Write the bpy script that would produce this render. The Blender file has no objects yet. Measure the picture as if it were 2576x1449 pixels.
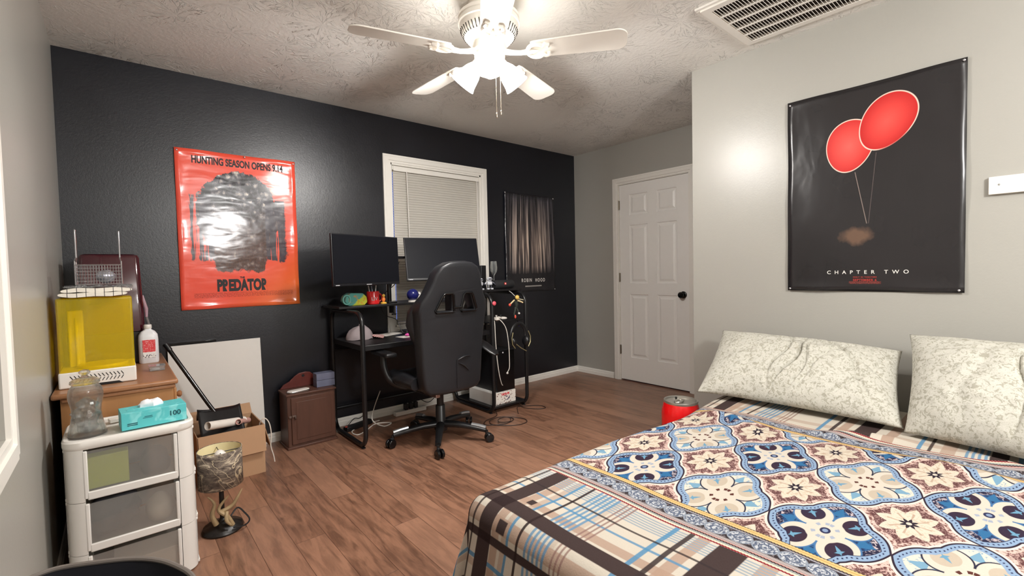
import bpy, bmesh, math, random
from math import pi, sin, cos, radians as rad, hypot, atan2, sqrt
from mathutils import Vector, Matrix, noise as mnoise

# ------------------------------------------------------------------ camera, world, exposure
SC = bpy.context.scene
COL = SC.collection
F_PX, YAW, PITCH, ROLL = 1168.42, 0.864733, -0.0366466, -0.0220002
CAM = Vector((0.217, 0.0, 1.1613))
_f = Vector((cos(YAW)*cos(PITCH), sin(YAW)*cos(PITCH), sin(PITCH)))
_r = Vector((sin(YAW), -cos(YAW), 0)); _u = _r.cross(_f)
_r2 = _r*cos(ROLL)+_u*sin(ROLL); _u2 = -_r*sin(ROLL)+_u*cos(ROLL)
cam_d = bpy.data.cameras.new('camera'); cam = bpy.data.objects.new('camera', cam_d); COL.objects.link(cam)
cam.matrix_world = Matrix(((_r2.x, _u2.x, -_f.x, CAM.x), (_r2.y, _u2.y, -_f.y, CAM.y), (_r2.z, _u2.z, -_f.z, CAM.z), (0, 0, 0, 1)))
cam_d.sensor_width = 36; cam_d.lens = F_PX/2576*36; cam_d.clip_start = 0.02
SC.camera = cam

def lin(r, g, b):
    f = lambda c: (c/255/12.92) if c/255 <= .04045 else ((c/255+.055)/1.055)**2.4
    return (f(r), f(g), f(b), 1)

W = bpy.data.worlds.new('dusk'); SC.world = W; W.use_nodes = True
W.node_tree.nodes['Background'].inputs[0].default_value = lin(96, 114, 178)
W.node_tree.nodes['Background'].inputs[1].default_value = 0.42
SC.view_settings.view_transform = 'Standard'; SC.view_settings.look = 'None'
SC.view_settings.gamma = 1; SC.view_settings.use_curve_mapping = False
SC.view_settings.exposure = 1.5
SC.cycles.max_bounces = 12; SC.cycles.diffuse_bounces = 6; SC.cycles.transparent_max_bounces = 24
SC.cycles.caustics_reflective = False; SC.cycles.caustics_refractive = False
SC.cycles.sample_clamp_indirect = 4.0; SC.cycles.use_denoising = True
SC.cycles.use_light_tree = True

# unseen fill light, added behind the photographer to brighten the room
REAR_FILL = 54.0
SHADE_GLOW = 8.0
BULB_W = 21.0
def lamp(name, loc, power, size, colr=(1, .95, .90), kind='POINT'):
    l = bpy.data.lights.new(name, kind); l.energy = power; l.color = colr
    if kind == 'POINT': l.shadow_soft_size = size
    elif kind == 'AREA': l.size = size
    o = bpy.data.objects.new(name, l); COL.objects.link(o); o.location = loc
    return o
rear_fill = lamp('rear_fill_light', (1.5, -1.0, 1.95), REAR_FILL, .16, (1, .985, .97))
rear_fill['label'] = 'unseen fill light added behind the photographer, out of frame'; rear_fill['category'] = 'fill light'

YB, XD, XP, YP, H = 3.5555, 4.209, 3.146, 1.57, 2.44
YR = -1.9

# ------------------------------------------------------------------ node helpers
class G:
    """tiny expression builder for a material's node tree"""
    def __init__(s, name):
        s.m = bpy.data.materials.new(name); s.m.use_nodes = True
        s.nt = s.m.node_tree; s.N = s.nt.nodes; s.L = s.nt.links
        s.b = s.N['Principled BSDF']
    def node(s, t, **kw):
        n = s.N.new(t)
        for k, v in kw.items(): setattr(n, k, v)
        return n
    def put(s, sock, v):
        if isinstance(v, bpy.types.NodeSocket): s.L.new(v, sock)
        else: sock.default_value = v
    def m_(s, op, *a):
        n = s.node('ShaderNodeMath', operation=op)
        for i, v in enumerate(a): s.put(n.inputs[i], v)
        return n.outputs[0]
    def add(s, a, b): return s.m_('ADD', a, b)
    def sub(s, a, b): return s.m_('SUBTRACT', a, b)
    def mul(s, a, b): return s.m_('MULTIPLY', a, b)
    def div(s, a, b): return s.m_('DIVIDE', a, b)
    def ab(s, a): return s.m_('ABSOLUTE', a)
    def mn(s, a, b): return s.m_('MINIMUM', a, b)
    def mx(s, a, b): return s.m_('MAXIMUM', a, b)
    def ln(s, a, b): return s.m_('SQRT', s.add(s.mul(a, a), s.mul(b, b)))
    def lt(s, a, t, w=.01):          # 1 where a < t, soft edge w
        n = s.node('ShaderNodeMath', operation='MULTIPLY_ADD', use_clamp=True)
        s.put(n.inputs[0], s.sub(t, a)); n.inputs[1].default_value = 1/w; n.inputs[2].default_value = .5
        return n.outputs[0]
    def gt(s, a, t, w=.01): return s.lt(t, a, w)
    def band(s, a, c, h, w=.002): return s.lt(s.ab(s.sub(a, c)), h, w)
    def mix(s, f, a, b):
        n = s.node('ShaderNodeMix', data_type='RGBA')
        s.put(n.inputs[0], f); s.put(n.inputs[6], a); s.put(n.inputs[7], b)
        return n.outputs[2]
    def xyz(s, v):
        n = s.node('ShaderNodeSeparateXYZ'); s.put(n.inputs[0], v); return n.outputs
    def vec(s, x, y, z=0.0):
        n = s.node('ShaderNodeCombineXYZ'); s.put(n.inputs[0], x); s.put(n.inputs[1], y); s.put(n.inputs[2], z); return n.outputs[0]
    def pos(s): return s.node('ShaderNodeNewGeometry').outputs['Position']
    def objc(s): return s.node('ShaderNodeTexCoord').outputs['Object']
    def uv(s): return s.node('ShaderNodeTexCoord').outputs['UV']
    def scale(s, v, sc):
        n = s.node('ShaderNodeVectorMath', operation='MULTIPLY'); s.put(n.inputs[0], v); n.inputs[1].default_value = sc; return n.outputs[0]
    def noise(s, v, sc, det=3, rough=.55, dist=0, out=0):
        n = s.node('ShaderNodeTexNoise'); s.put(n.inputs['Vector'], v); n.inputs['Scale'].default_value = sc
        n.inputs['Detail'].default_value = det; n.inputs['Roughness'].default_value = rough; n.inputs['Distortion'].default_value = dist
        return n.outputs[out]
    def voro(s, v, sc, feature='F1', rnd=1.0):
        n = s.node('ShaderNodeTexVoronoi', feature=feature); s.put(n.inputs['Vector'], v); n.inputs['Scale'].default_value = sc
        n.inputs['Randomness'].default_value = rnd
        return n.outputs
    def ramp(s, f, stops):
        n = s.node('ShaderNodeValToRGB'); s.put(n.inputs[0], f); e = n.color_ramp.elements
        while len(e) < len(stops): e.new(.5)
        for i, (p, c) in enumerate(stops): e[i].position = p; e[i].color = c
        return n.outputs[0]
    def bump(s, h, strength=.3, dist=.01):
        n = s.node('ShaderNodeBump'); s.put(n.inputs['Height'], h); n.inputs['Strength'].default_value = strength
        n.inputs['Distance'].default_value = dist; s.L.new(n.outputs[0], s.b.inputs['Normal'])
    def fin(s, col=None, rough=None, metal=None, **kw):
        if col is not None: s.put(s.b.inputs['Base Color'], col)
        if rough is not None: s.put(s.b.inputs['Roughness'], rough)
        if metal is not None: s.b.inputs['Metallic'].default_value = metal
        for k, v in kw.items(): s.put(s.b.inputs[k.replace('_', ' ')], v)
        return s.m

def pm(name, rgb, rough=.5, metal=0.0, var=.06, nsc=30, bump=0.0, bsc=200, **kw):
    """plain material with slight procedural variation"""
    g = G(name); c = lin(*rgb) if max(rgb) > 1 or sum(rgb) == 0 else (*rgb, 1)
    p = g.objc()
    n = g.noise(p, nsc, 2)
    d = tuple(max(0, x*(1-var)) for x in c[:3])+(1,); l = tuple(min(1, x*(1+var)) for x in c[:3])+(1,)
    col = g.mix(n, d, l)
    if bump: g.bump(g.noise(p, bsc, 2), bump, .002)
    return g.fin(col, rough, metal, **kw)

# ------------------------------------------------------------------ mesh helpers
class MB:
    def __init__(s): s.v = []; s.f = []; s.uv = None
    def add(s, vs, fs, M=None):
        o = len(s.v)
        s.v += [tuple(M @ Vector(v)) if M else tuple(v) for v in vs]
        s.f += [tuple(i+o for i in f) for f in fs]
        return s
    def box(s, c, d, M=None, rz=0):
        cx, cy, cz = c; a, b, h = d[0]/2, d[1]/2, d[2]/2
        vs = [(x, y, z) for z in (-h, h) for x, y in ((-a, -b), (a, -b), (a, b), (-a, b))]
        R = Matrix.Translation((cx, cy, cz)) @ Matrix.Rotation(rz, 4, 'Z')
        if M: R = M @ R
        return s.add(vs, [(3, 2, 1, 0), (4, 5, 6, 7), (0, 1, 5, 4), (1, 2, 6, 5), (2, 3, 7, 6), (3, 0, 4, 7)], R)
    def b2(s, lo, hi): return s.box([(a+b)/2 for a, b in zip(lo, hi)], [b-a for a, b in zip(lo, hi)])
    def lathe(s, prof, c=(0, 0, 0), n=32, M=None, cap=True):
        vs = []; fs = []; m = len(prof)
        for i in range(n):
            a = 2*pi*i/n
            for r, z in prof: vs.append((r*cos(a), r*sin(a), z))
        for i in range(n):
            j = (i+1) % n
            for k in range(m-1): fs.append((i*m+k, j*m+k, j*m+k+1, i*m+k+1))
        if cap:
            if prof[0][0] > 1e-5: fs.append(tuple(i*m for i in range(n))[::-1])
            if prof[-1][0] > 1e-5: fs.append(tuple(i*m+m-1 for i in range(n)))
        T = Matrix.Translation(c)
        if M: T = T @ M
        return s.add(vs, fs, T)
    def cyl(s, p0, p1, r, r1=None, n=20):
        p0 = Vector(p0); p1 = Vector(p1); d = p1-p0; L = d.length
        M = Matrix.Translation(p0) @ d.to_track_quat('Z', 'Y').to_matrix().to_4x4()
        return s.lathe([(r, 0), (r if r1 is None else r1, L)], n=n, M=M)
    def ell(s, c, r, n=20, m=12, M=None):
        prof = [(max(1e-6, sin(pi*k/m)), -cos(pi*k/m)) for k in range(m+1)]
        T = Matrix.Translation(c) @ (M or Matrix()) @ Matrix.Diagonal((*r, 1))
        return s.lathe(prof, n=n, M=T, cap=False)
    def tube(s, pts, r, n=10, closed=False, flat=None):
        pts = [Vector(p) for p in pts]; m = len(pts); vs = []; fs = []
        up = None
        for i, p in enumerate(pts):
            a = pts[(i-1) % m] if (closed or i) else pts[0]; b = pts[(i+1) % m] if (closed or i < m-1) else pts[-1]
            t = (b-a).normalized()
            if up is None:
                up = t.cross(Vector((0, 0, 1)));
                if up.length < .1: up = t.cross(Vector((1, 0, 0)))
                up.normalize()
            else:
                up = (up-t*up.dot(t))
                up.normalize()
            w = t.cross(up)
            rr = r[i] if isinstance(r, (list, tuple)) else r
            for k in range(n):
                q = 2*pi*k/n+(pi/n if n == 4 else 0)
                vs.append(p+(up*cos(q)*rr+w*sin(q)*rr*(flat or 1)))
        for i in range(m if closed else m-1):
            j = (i+1) % m
            for k in range(n): l = (k+1) % n; fs.append((i*n+k, i*n+l, j*n+l, j*n+k))
        if not closed: fs.append(tuple(range(n))[::-1]); fs.append(tuple(range((m-1)*n, m*n)))
        return s.add(vs, fs)
    def prism(s, pts, lo, hi, axis='Z', M=None):
        n = len(pts)
        def P(a, b, t): return {'Z': (a, b, t), 'Y': (a, t, b), 'X': (t, a, b)}[axis]
        vs = [P(a, b, lo) for a, b in pts]+[P(a, b, hi) for a, b in pts]
        fs = [tuple(range(n))[::-1], tuple(range(n, 2*n))]+[(i, (i+1) % n, n+(i+1) % n, n+i) for i in range(n)]
        return s.add(vs, fs, M)
    def grid(s, fn, nu, nv, closed=False):
        vs = [fn(i/nu, j/nv) for i in range(nu+1) for j in range(nv+1)]
        fs = [(i*(nv+1)+j, (i+1)*(nv+1)+j, (i+1)*(nv+1)+j+1, i*(nv+1)+j+1) for i in range(nu) for j in range(nv)]
        return s.add(vs, fs)
    def build(s, name, mat, parent=None, bevel=0, seg=2, smooth=True, thick=0, sub=0, local=False, ang=40):
        me = bpy.data.meshes.new(name)
        off = Vector((0, 0, 0))
        if parent is not None and not local: off = world_loc(parent)
        me.from_pydata([tuple(Vector(v)-off) for v in s.v], [], s.f)
        bm = bmesh.new(); bm.from_mesh(me); bmesh.ops.remove_doubles(bm, verts=bm.verts, dist=1e-6)
        bmesh.ops.recalc_face_normals(bm, faces=bm.faces); bm.to_mesh(me); bm.free()
        o = bpy.data.objects.new(name, me); COL.objects.link(o)
        if mat: me.materials.append(mat)
        if parent is not None: o.parent = parent
        if thick:
            m = o.modifiers.new('th', 'SOLIDIFY'); m.thickness = thick; m.offset = 0
        if bevel:
            m = o.modifiers.new('bv', 'BEVEL'); m.width = bevel; m.segments = seg; m.limit_method = 'ANGLE'; m.angle_limit = rad(35)
        if sub:
            m = o.modifiers.new('ss', 'SUBSURF'); m.levels = sub; m.render_levels = sub
        if smooth:
            me.shade_smooth() if hasattr(me, 'shade_smooth') else None
            me.set_sharp_from_angle(angle=rad(ang))
        return o

def world_loc(o):
    v = Vector((0, 0, 0)); M = o.matrix_basis.copy()
    while o.parent: o = o.parent; M = o.matrix_basis @ M
    return M.translation
def tag(o, label, cat, group=None):
    o['label'] = label; o['category'] = cat
    if group: o['group'] = group
    return o
def thing(name, loc, label, cat, group=None, rz=0):
    o = bpy.data.objects.new(name, None); COL.objects.link(o); o.location = loc; o.rotation_euler = (0, 0, rz)
    o.empty_display_size = .05
    return tag(o, label, cat, group)
def struct(o): o['kind'] = 'structure'; return o
def sub_thing(parent, name, loc_world):
    return None
def text_mesh(name, txt, mat, parent, M, size=.05, bold=0.0, sx=1.0, spacing=1.0, extrude=.0004, align='CENTER', post=None):
    cu = bpy.data.curves.new(name, 'FONT'); cu.body = txt; cu.size = size; cu.offset = bold; cu.extrude = extrude
    cu.align_x = align; cu.space_character = spacing
    t = bpy.data.objects.new(name+'_c', cu); COL.objects.link(t)
    bpy.context.view_layer.update()
    me = bpy.data.meshes.new_from_object(t.evaluated_get(bpy.context.evaluated_depsgraph_get()))
    bpy.data.objects.remove(t)
    me.transform(Matrix.Diagonal((sx, 1, 1, 1))); me.transform(M)
    if post:
        for v in me.vertices: v.co = post(v.co)
    if parent is not None: me.transform(Matrix.Translation(-world_loc(parent)))
    o = bpy.data.objects.new(name, me); COL.objects.link(o); me.materials.clear(); me.materials.append(mat)
    if parent is not None: o.parent = parent
    return o
def shape2d(name, loops, mat, parent, M, extrude=.01, bevel=0.0, post=None, smooth=True, local=False):
    """filled outline with holes -> mesh"""
    cu = bpy.data.curves.new(name, 'CURVE'); cu.dimensions = '2D'; cu.fill_mode = 'BOTH'; cu.extrude = extrude
    cu.bevel_depth = bevel; cu.bevel_resolution = 3
    for lp in loops:
        sp = cu.splines.new('POLY'); sp.points.add(len(lp)-1); sp.use_cyclic_u = True
        for p, q in zip(sp.points, lp): p.co = (q[0], q[1], 0, 1)
    t = bpy.data.objects.new(name+'_c', cu); COL.objects.link(t); bpy.context.view_layer.update()
    me = bpy.data.meshes.new_from_object(t.evaluated_get(bpy.context.evaluated_depsgraph_get()))
    bpy.data.objects.remove(t)
    bm = bmesh.new(); bm.from_mesh(me); bmesh.ops.remove_doubles(bm, verts=bm.verts, dist=1e-5)
    if post: bmesh.ops.triangulate(bm, faces=bm.faces); 
    if post:
        for _ in range(2): bmesh.ops.subdivide_edges(bm, edges=[e for e in bm.edges if e.calc_length() > .06], cuts=1)
        bmesh.ops.triangulate(bm, faces=bm.faces)
    bmesh.ops.recalc_face_normals(bm, faces=bm.faces)
    bm.to_mesh(me); bm.free()
    me.transform(M)
    if post:
        for v in me.vertices: v.co = post(v.co)
    if parent is not None and not local: me.transform(Matrix.Translation(-world_loc(parent)))
    o = bpy.data.objects.new(name, me); COL.objects.link(o); me.materials.clear(); me.materials.append(mat)
    if parent is not None: o.parent = parent
    if smooth: me.shade_smooth(); me.set_sharp_from_angle(angle=rad(45))
    return o
def rrect(x0, y0, x1, y1, r, n=5):
    pts = []
    for cx, cy, a in ((x1-r, y1-r, 0), (x0+r, y1-r, 90), (x0+r, y0+r, 180), (x1-r, y0+r, 270)):
        for k in range(n+1): q = rad(a+90*k/n); pts.append((cx+r*cos(q), cy+r*sin(q)))
    return pts
def smooth_path(pts, n=8):
    P = [Vector(p) for p in pts]; out = []
    for i in range(len(P)-1):
        a = P[max(i-1, 0)]; b = P[i]; c = P[i+1]; d = P[min(i+2, len(P)-1)]
        for k in range(n):
            t = k/n; out.append(.5*((2*b)+(c-a)*t+(2*a-5*b+4*c-d)*t*t+(3*b-a-3*c+d)*t**3))
    out.append(P[-1]); return out
def copy_tree(o, parent=None):
    c = o.copy(); COL.objects.link(c)
    if parent is not None: c.parent = parent
    for ch in [x for x in bpy.data.objects if x.parent == o]: copy_tree(ch, c)
    return c
def wallM(origin, xdir, zdir=(0, 0, 1)):
    """maps 2D (x, y) onto a vertical plane: x along xdir, y up"""
    x = Vector(xdir).normalized(); y = Vector(zdir).normalized(); z = x.cross(y)
    return Matrix(((x.x, y.x, z.x, origin[0]), (x.y, y.y, z.y, origin[1]), (x.z, y.z, z.z, origin[2]), (0, 0, 0, 1)))
random.seed(7)

# ------------------------------------------------------------------ shared materials
def paint(name, rgb, rough=.55, b=.12, sc=160, cool=None):
    g = G(name); p = g.pos(); n = g.noise(p, sc, 3, .6); n2 = g.noise(p, 2.2, 2)
    c = lin(*rgb); g.bump(n, b, .004)
    col = g.mix(n2, tuple(x*.95 for x in c[:3])+(1,), tuple(min(1, x*1.04) for x in c[:3])+(1,))
    return g.fin(col, rough)
M_GREY = paint('grey_wall_paint', (164, 162, 155), .34, .10, 120)
M_WHITE = pm('white_satin_paint', (232, 229, 222), .35, var=.02)
M_DOORW = pm('door_white', (236, 234, 230), .4, var=.015, bump=.03, bsc=90)
M_BLACKP = pm('black_plastic', (22, 22, 24), .35, var=.15)
M_BLACKM = pm('black_powder_metal', (20, 20, 22), .32, var=.15, bump=.05, bsc=900)
M_CHROME = pm('chrome', (200, 200, 205), .18, 1.0, var=.03)
M_WPLAST = pm('white_plastic', (226, 222, 216), .38, var=.02)
M_GLOSSB = pm('gloss_black', (14, 14, 16), .12, var=.1)

def black_wall():
    g = G('black_wall_paint'); p = g.pos()
    n = g.noise(g.scale(p, (1, 1, 1)), 260, 3, .65); n2 = g.noise(p, 3, 3); n3 = g.noise(p, 70, 2)
    g.bump(g.add(g.mul(n, .7), g.mul(n3, .6)), .20, .004)
    col = g.mix(n2, lin(13, 14, 20), lin(19, 21, 30))
    # a few scuffs
    sc = g.gt(g.noise(g.scale(p, (1, 1, .5)), 9, 5, .7), .76, .02)
    col = g.mix(g.mul(sc, .25), col, lin(95, 98, 110))
    return g.fin(col, g.add(.26, g.mul(n2, .10)), Specular_IOR_Level=.55)
M_BLACK = black_wall()

def ceiling_mat():
    g = G('stomped_ceiling'); p = g.pos()
    def stamp(sc, off, ns):
        v = g.node('ShaderNodeVectorMath', operation='ADD'); g.put(v.inputs[0], p); v.inputs[1].default_value = off
        vv = v.outputs[0]
        vo = g.node('ShaderNodeTexVoronoi', feature='F1', voronoi_dimensions='2D'); g.put(vo.inputs['Vector'], vv); vo.inputs['Scale'].default_value = sc
        d = g.node('ShaderNodeVectorMath', operation='SUBTRACT'); g.put(d.inputs[0], g.scale(vv, (sc, sc, 0))); g.put(d.inputs[1], g.scale(vo.outputs['Position'], (sc, sc, 0)))
        x = g.xyz(d.outputs[0]); th = g.m_('ARCTAN2', x[1], x[0]); r = g.ln(x[0], x[1])
        c = g.xyz(vo.outputs['Color'])
        s = g.noise(g.vec(g.mul(th, 3.2), g.mul(r, 1.3), g.mul(c[0], 50)), ns, 3, .65)
        ridge = g.gt(s, .59, .06)
        fall = g.mul(g.lt(r, .55, .35), g.gt(r, .06, .1))
        return g.mul(g.mul(ridge, fall), g.mul(g.gt(c[1], .25, .3), g.gt(g.noise(p, .9, 1), .42, .18)))
    h = g.add(g.mx(stamp(3.1, (.3, .1, 0), 2.4), g.mul(stamp(4.7, (1.7, .9, 0), 2.0), .7)), g.mul(g.noise(p, 45, 4, .6), .25))
    g.bump(h, .72, .015)
    n = g.noise(p, 1.5, 2)
    return g.fin(g.mix(n, lin(226, 224, 219), lin(236, 234, 229)), .62)

def floor_mat():
    g = G('laminate_planks'); p = g.pos(); x, y, z = g.xyz(p)
    PW, PL = .127, 1.22
    row = g.m_('FLOOR', g.div(x, PW)); fx = g.sub(g.div(x, PW), row)
    yo = g.add(g.div(y, PL), g.m_('FRACT', g.mul(row, .377))); colm = g.m_('FLOOR', yo); fy = g.sub(yo, colm)
    wn = g.node('ShaderNodeTexWhiteNoise', noise_dimensions='2D'); g.put(wn.inputs[0], g.vec(row, colm)); rnd = wn.outputs[0]
    gv = g.vec(g.mul(x, 11), g.mul(y, 1.6), g.mul(rnd, 37))
    grain = g.noise(gv, 3.2, 5, .62, .6); fine = g.noise(g.vec(g.mul(x, 90), g.mul(y, 4), rnd), 3, 3)
    blot = g.noise(g.vec(g.mul(x, 6), g.mul(y, 1.7), g.mul(rnd, 11)), 1.5, 4, .6, .4)
    c = g.mix(g.ramp(grain, [(.34, (0, 0, 0, 1)), (.60, (1, 1, 1, 1))]), lin(90, 60, 45), lin(142, 102, 80))
    c = g.mix(g.mul(g.ramp(blot, [(.58, (0, 0, 0, 1)), (.74, (1, 1, 1, 1))]), .7), c, lin(70, 42, 30))
    c = g.mix(g.mul(fine, .16), c, lin(176, 136, 112))
    c = g.mix(g.mul(g.sub(rnd, .3), .6), c, lin(172, 130, 106))
    ed = g.mn(g.mul(g.mn(fx, g.sub(1.0, fx)), PW), g.mul(g.mn(fy, g.sub(1.0, fy)), PL))
    seam = g.lt(ed, .0011, .0012)
    c = g.mix(g.mul(seam, .75), c, lin(62, 36, 26))
    g.bump(g.add(g.mul(seam, -1), g.mul(grain, .12)), .25, .003)
    return g.fin(c, g.add(.27, g.mul(grain, .16)))
M_FLOOR = floor_mat(); M_CEIL = ceiling_mat()

# ------------------------------------------------------------------ room shell
T = .12
def wall_with_hole(name, axis, v0, v1, a0, a1, holes, mat):
    """wall slab; axis 'X': plane spans along x at y in [v0,v1]; 'Y': spans along y at x in [v0,v1]"""
    m = MB(); xs = sorted({a0, a1, *[h[0] for h in holes], *[h[1] for h in holes]}); zs = sorted({0, H, *[h[2] for h in holes], *[h[3] for h in holes]})
    for i in range(len(xs)-1):
        for j in range(len(zs)-1):
            cx, cz = (xs[i]+xs[i+1])/2, (zs[j]+zs[j+1])/2
            if any(h[0] < cx < h[1] and h[2] < cz < h[3] for h in holes): continue
            if axis == 'X': m.b2((xs[i], v0, zs[j]), (xs[i+1], v1, zs[j+1]))
            else: m.b2((v0, xs[i], zs[j]), (v1, xs[i+1], zs[j+1]))
    return struct(m.build(name, mat, smooth=False))
WX0, WX1, WZ0, WZ1 = 1.965, 2.885, .72, 2.07      # opening of the window in the black wall
DY0, DY1, DZ = 2.165, 2.965, 2.035                # door opening
LY0, LY1, LZ0, LZ1 = .70, 1.64, .78, 2.08         # opening of the window in the left wall
struct(MB().b2((-T, YR-T, -.1), (XD+T, YB+T, 0)).build('floor', M_FLOOR, smooth=False))
struct(MB().b2((-T, YR-T, H), (XD+T, YB+T, H+.1)).build('ceiling', M_CEIL, smooth=False))
wall_with_hole('wall_back', 'X', YB, YB+T, -T, XD+T, [(WX0, WX1, WZ0, WZ1)], M_BLACK)
wall_with_hole('wall_left', 'Y', -T, 0, YR, YB, [(LY0, LY1, LZ0, LZ1)], M_GREY)
wall_with_hole('wall_door', 'Y', XD, XD+T, YP-.2, YB, [(DY0, DY1, 0, DZ)], M_GREY)
wall_with_hole('wall_right', 'Y', XP, XP+T, YR, YP, [], M_GREY)
wall_with_hole('wall_closet_side', 'X', YP-T, YP, XP+T, XD, [], M_GREY)
wall_with_hole('wall_rear', 'X', YR-T, YR, -T, XP+T, [], M_GREY)

def profile_run(m, p0, p1, inn, prof):
    """extrude a trim profile [(out, z)] from p0 to p1, inn = direction into the room"""
    p0 = Vector(p0); p1 = Vector(p1); inn = Vector(inn); n = len(prof)
    vs = [tuple(p+inn*o+Vector((0, 0, z))) for p in (p0, p1) for o, z in prof]
    fs = [(i, (i+1) % n, n+(i+1) % n, n+i) for i in range(n)]+[tuple(range(n)), tuple(range(n, 2*n))[::-1]]
    m.add(vs, fs)
BP = [(0, 0), (.013, 0), (.013, .034), (.010, .040), (.010, .052), (.005, .062), (0, .064)]
b = MB(); profile_run(b, (0, YB, 0), (XD, YB, 0), (0, -1, 0), BP); struct(b.build('baseboard_back', M_WHITE, smooth=False))
b = MB(); profile_run(b, (XD, YB-.013, 0), (XD, 3.035, 0), (-1, 0, 0), BP); struct(b.build('baseboard_door', M_WHITE, smooth=False))
b = MB(); profile_run(b, (0, YR, 0), (0, YB-.013, 0), (1, 0, 0), BP); struct(b.build('baseboard_left', M_WHITE, smooth=False))
b = MB(); profile_run(b, (XP, YR, 0), (XP, YP, 0), (-1, 0, 0), BP); struct(b.build('baseboard_right', M_WHITE, smooth=False))

def casing(m, side, a0, a1, z0, z1, w, plane, bottom=True, t=.017):
    """picture-frame casing with mitred corners and stepped face; side 'Y-' faces -Y (along x), 'X-' faces -X, 'X+' faces +X"""
    steps = [(0, .6), (.25, .6), (.30, 1.0), (.72, 1.0), (.80, .75), (1.0, .75)]   # from inner edge outward
    def P(a, z, o):
        if side == 'Y-': return (a, plane-o, z)
        if side == 'X-': return (plane-o, a, z)
        return (plane+o, a, z)
    def ring(k, o):
        e = k*w
        zb = z0-e if bottom else z0
        return [P(a0-e, zb, o), P(a0-e, z1+e, o), P(a1+e, z1+e, o), P(a1+e, zb, o)]
    rings = [ring(0, 0)]+[ring(k, t*o) for k, o in steps]+[ring(1.0, 0)]
    vs = [v for r in rings for v in r]; fs = []
    nseg = 4 if bottom else 3
    for i in range(len(rings)-1):
        for k in range(nseg): l = (k+1) % 4; fs.append((i*4+k, i*4+l, (i+1)*4+l, (i+1)*4+k))
    m.add(vs, fs)

# window in the black wall
win = struct(bpy.data.objects.new('window_1', None)); COL.objects.link(win); win.location = (WX0, YB, WZ0)
m = MB(); casing(m, 'Y-', WX0, WX1, WZ0, WZ1, .066, YB); m.build('window_casing', M_WHITE, win, smooth=False)
m = MB()
for lo, hi in (((WX0-.001, YB, WZ0), (WX0+.014, YB+T, WZ1)), ((WX1-.014, YB, WZ0), (WX1+.001, YB+T, WZ1)), ((WX0, YB, WZ1-.014), (WX1, YB+T, WZ1+.001)), ((WX0, YB, WZ0-.001), (WX1, YB+T, WZ0+.014))): m.b2(lo, hi)
m.build('window_jamb', M_WHITE, win, smooth=False)
m = MB()
for z0, z1 in ((WZ0+.014, (WZ0+WZ1)/2+.02), ((WZ0+WZ1)/2-.02, WZ1-.014)):
    m.b2((WX0+.014, YB+.085, z0), (WX0+.05, YB+.11, z1)); m.b2((WX1-.05, YB+.085, z0), (WX1-.014, YB+.11, z1))
    m.b2((WX0+.014, YB+.085, z0), (WX1-.014, YB+.11, z0+.036)); m.b2((WX0+.014, YB+.085, z1-.036), (WX1-.014, YB+.11, z1))
m.build('window_sash', M_WPLAST, win, smooth=False)
gl = G('window_glass'); gl.fin(lin(235, 240, 245), .02, Transmission_Weight=1.0, IOR=1.05)
MB().b2((WX0+.03, YB+.096, WZ0+.03), (WX1-.03, YB+.099, WZ1-.03)).build('window_pane', gl.m, win, smooth=False)
# blinds
bl = thing('window_blinds', ((WX0+WX1)/2, YB+.03, WZ0), 'white horizontal mini blinds closed in the window of the black wall', 'blinds')
def slat_mat():
    g = G('blind_slats'); n = g.noise(g.pos(), 20, 2)
    g.fin(g.mix(n, lin(234, 229, 219), lin(242, 238, 229)), .45)
    g.b.inputs['Transmission Weight'].default_value = 0
    tr = g.node('ShaderNodeBsdfTranslucent'); tr.inputs[0].default_value = lin(226, 222, 216)
    mx = g.node('ShaderNodeMixShader'); mx.inputs[0].default_value = .45
    out = g.N['Material Output']; g.L.new(g.b.outputs[0], mx.inputs[1]); g.L.new(tr.outputs[0], mx.inputs[2]); g.L.new(mx.outputs[0], out.inputs[0])
    return g.m
M_SLAT = slat_mat()
BX0, BX1 = WX0+.036, WX1-.018
m = MB(); sp = .0205; z = WZ1-.062
while z > WZ0+.04:
    vs = []
    for i in range(2):
        x = BX0 if i == 0 else BX1
        for k in range(5):
            t = (k/4-.5); a = rad(68)
            dy = t*.025*cos(a); dz = t*.025*sin(a)
            vs.append((x, YB+.032+dy-.003*(1-4*t*t), z+dz))
    m.add(vs, [(k, k+1, 5+k+1, 5+k) for k in range(4)]); z -= sp
m.build('blind_slats', M_SLAT, bl)
MB().b2((BX0-.012, YB+.012, WZ1-.050), (BX1+.01, YB+.05, WZ1-.016)).build('head_rail', M_WHITE, bl, bevel=.004)
MB().b2((BX0-.004, YB+.004, WZ1-.060), (BX1+.004, YB+.011, WZ1-.020)).build('valance', M_WHITE, bl, bevel=.003)
MB().b2((BX0, YB+.022, WZ0+.02), (BX1, YB+.042, WZ0+.034)).build('bottom_rail', M_WHITE, bl, bevel=.003)
MB().tube([(BX0+.115, YB+.006, WZ1-.05), (BX0+.118, YB+.002, WZ1-.30), (BX0+.124, YB+.003, WZ1-.72)], .004, 6).build('tilt_wand', M_WPLAST, bl)
m = MB(); m.tube([(BX1-.02, YB+.004, WZ1-.05), (BX1-.018, YB+.004, WZ0+.45)], .0015, 5); m.tube([(BX1-.026, YB+.004, WZ1-.05), (BX1-.022, YB+.004, WZ0+.5)], .0015, 5)
m.build('lift_cord', M_WPLAST, bl)

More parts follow.
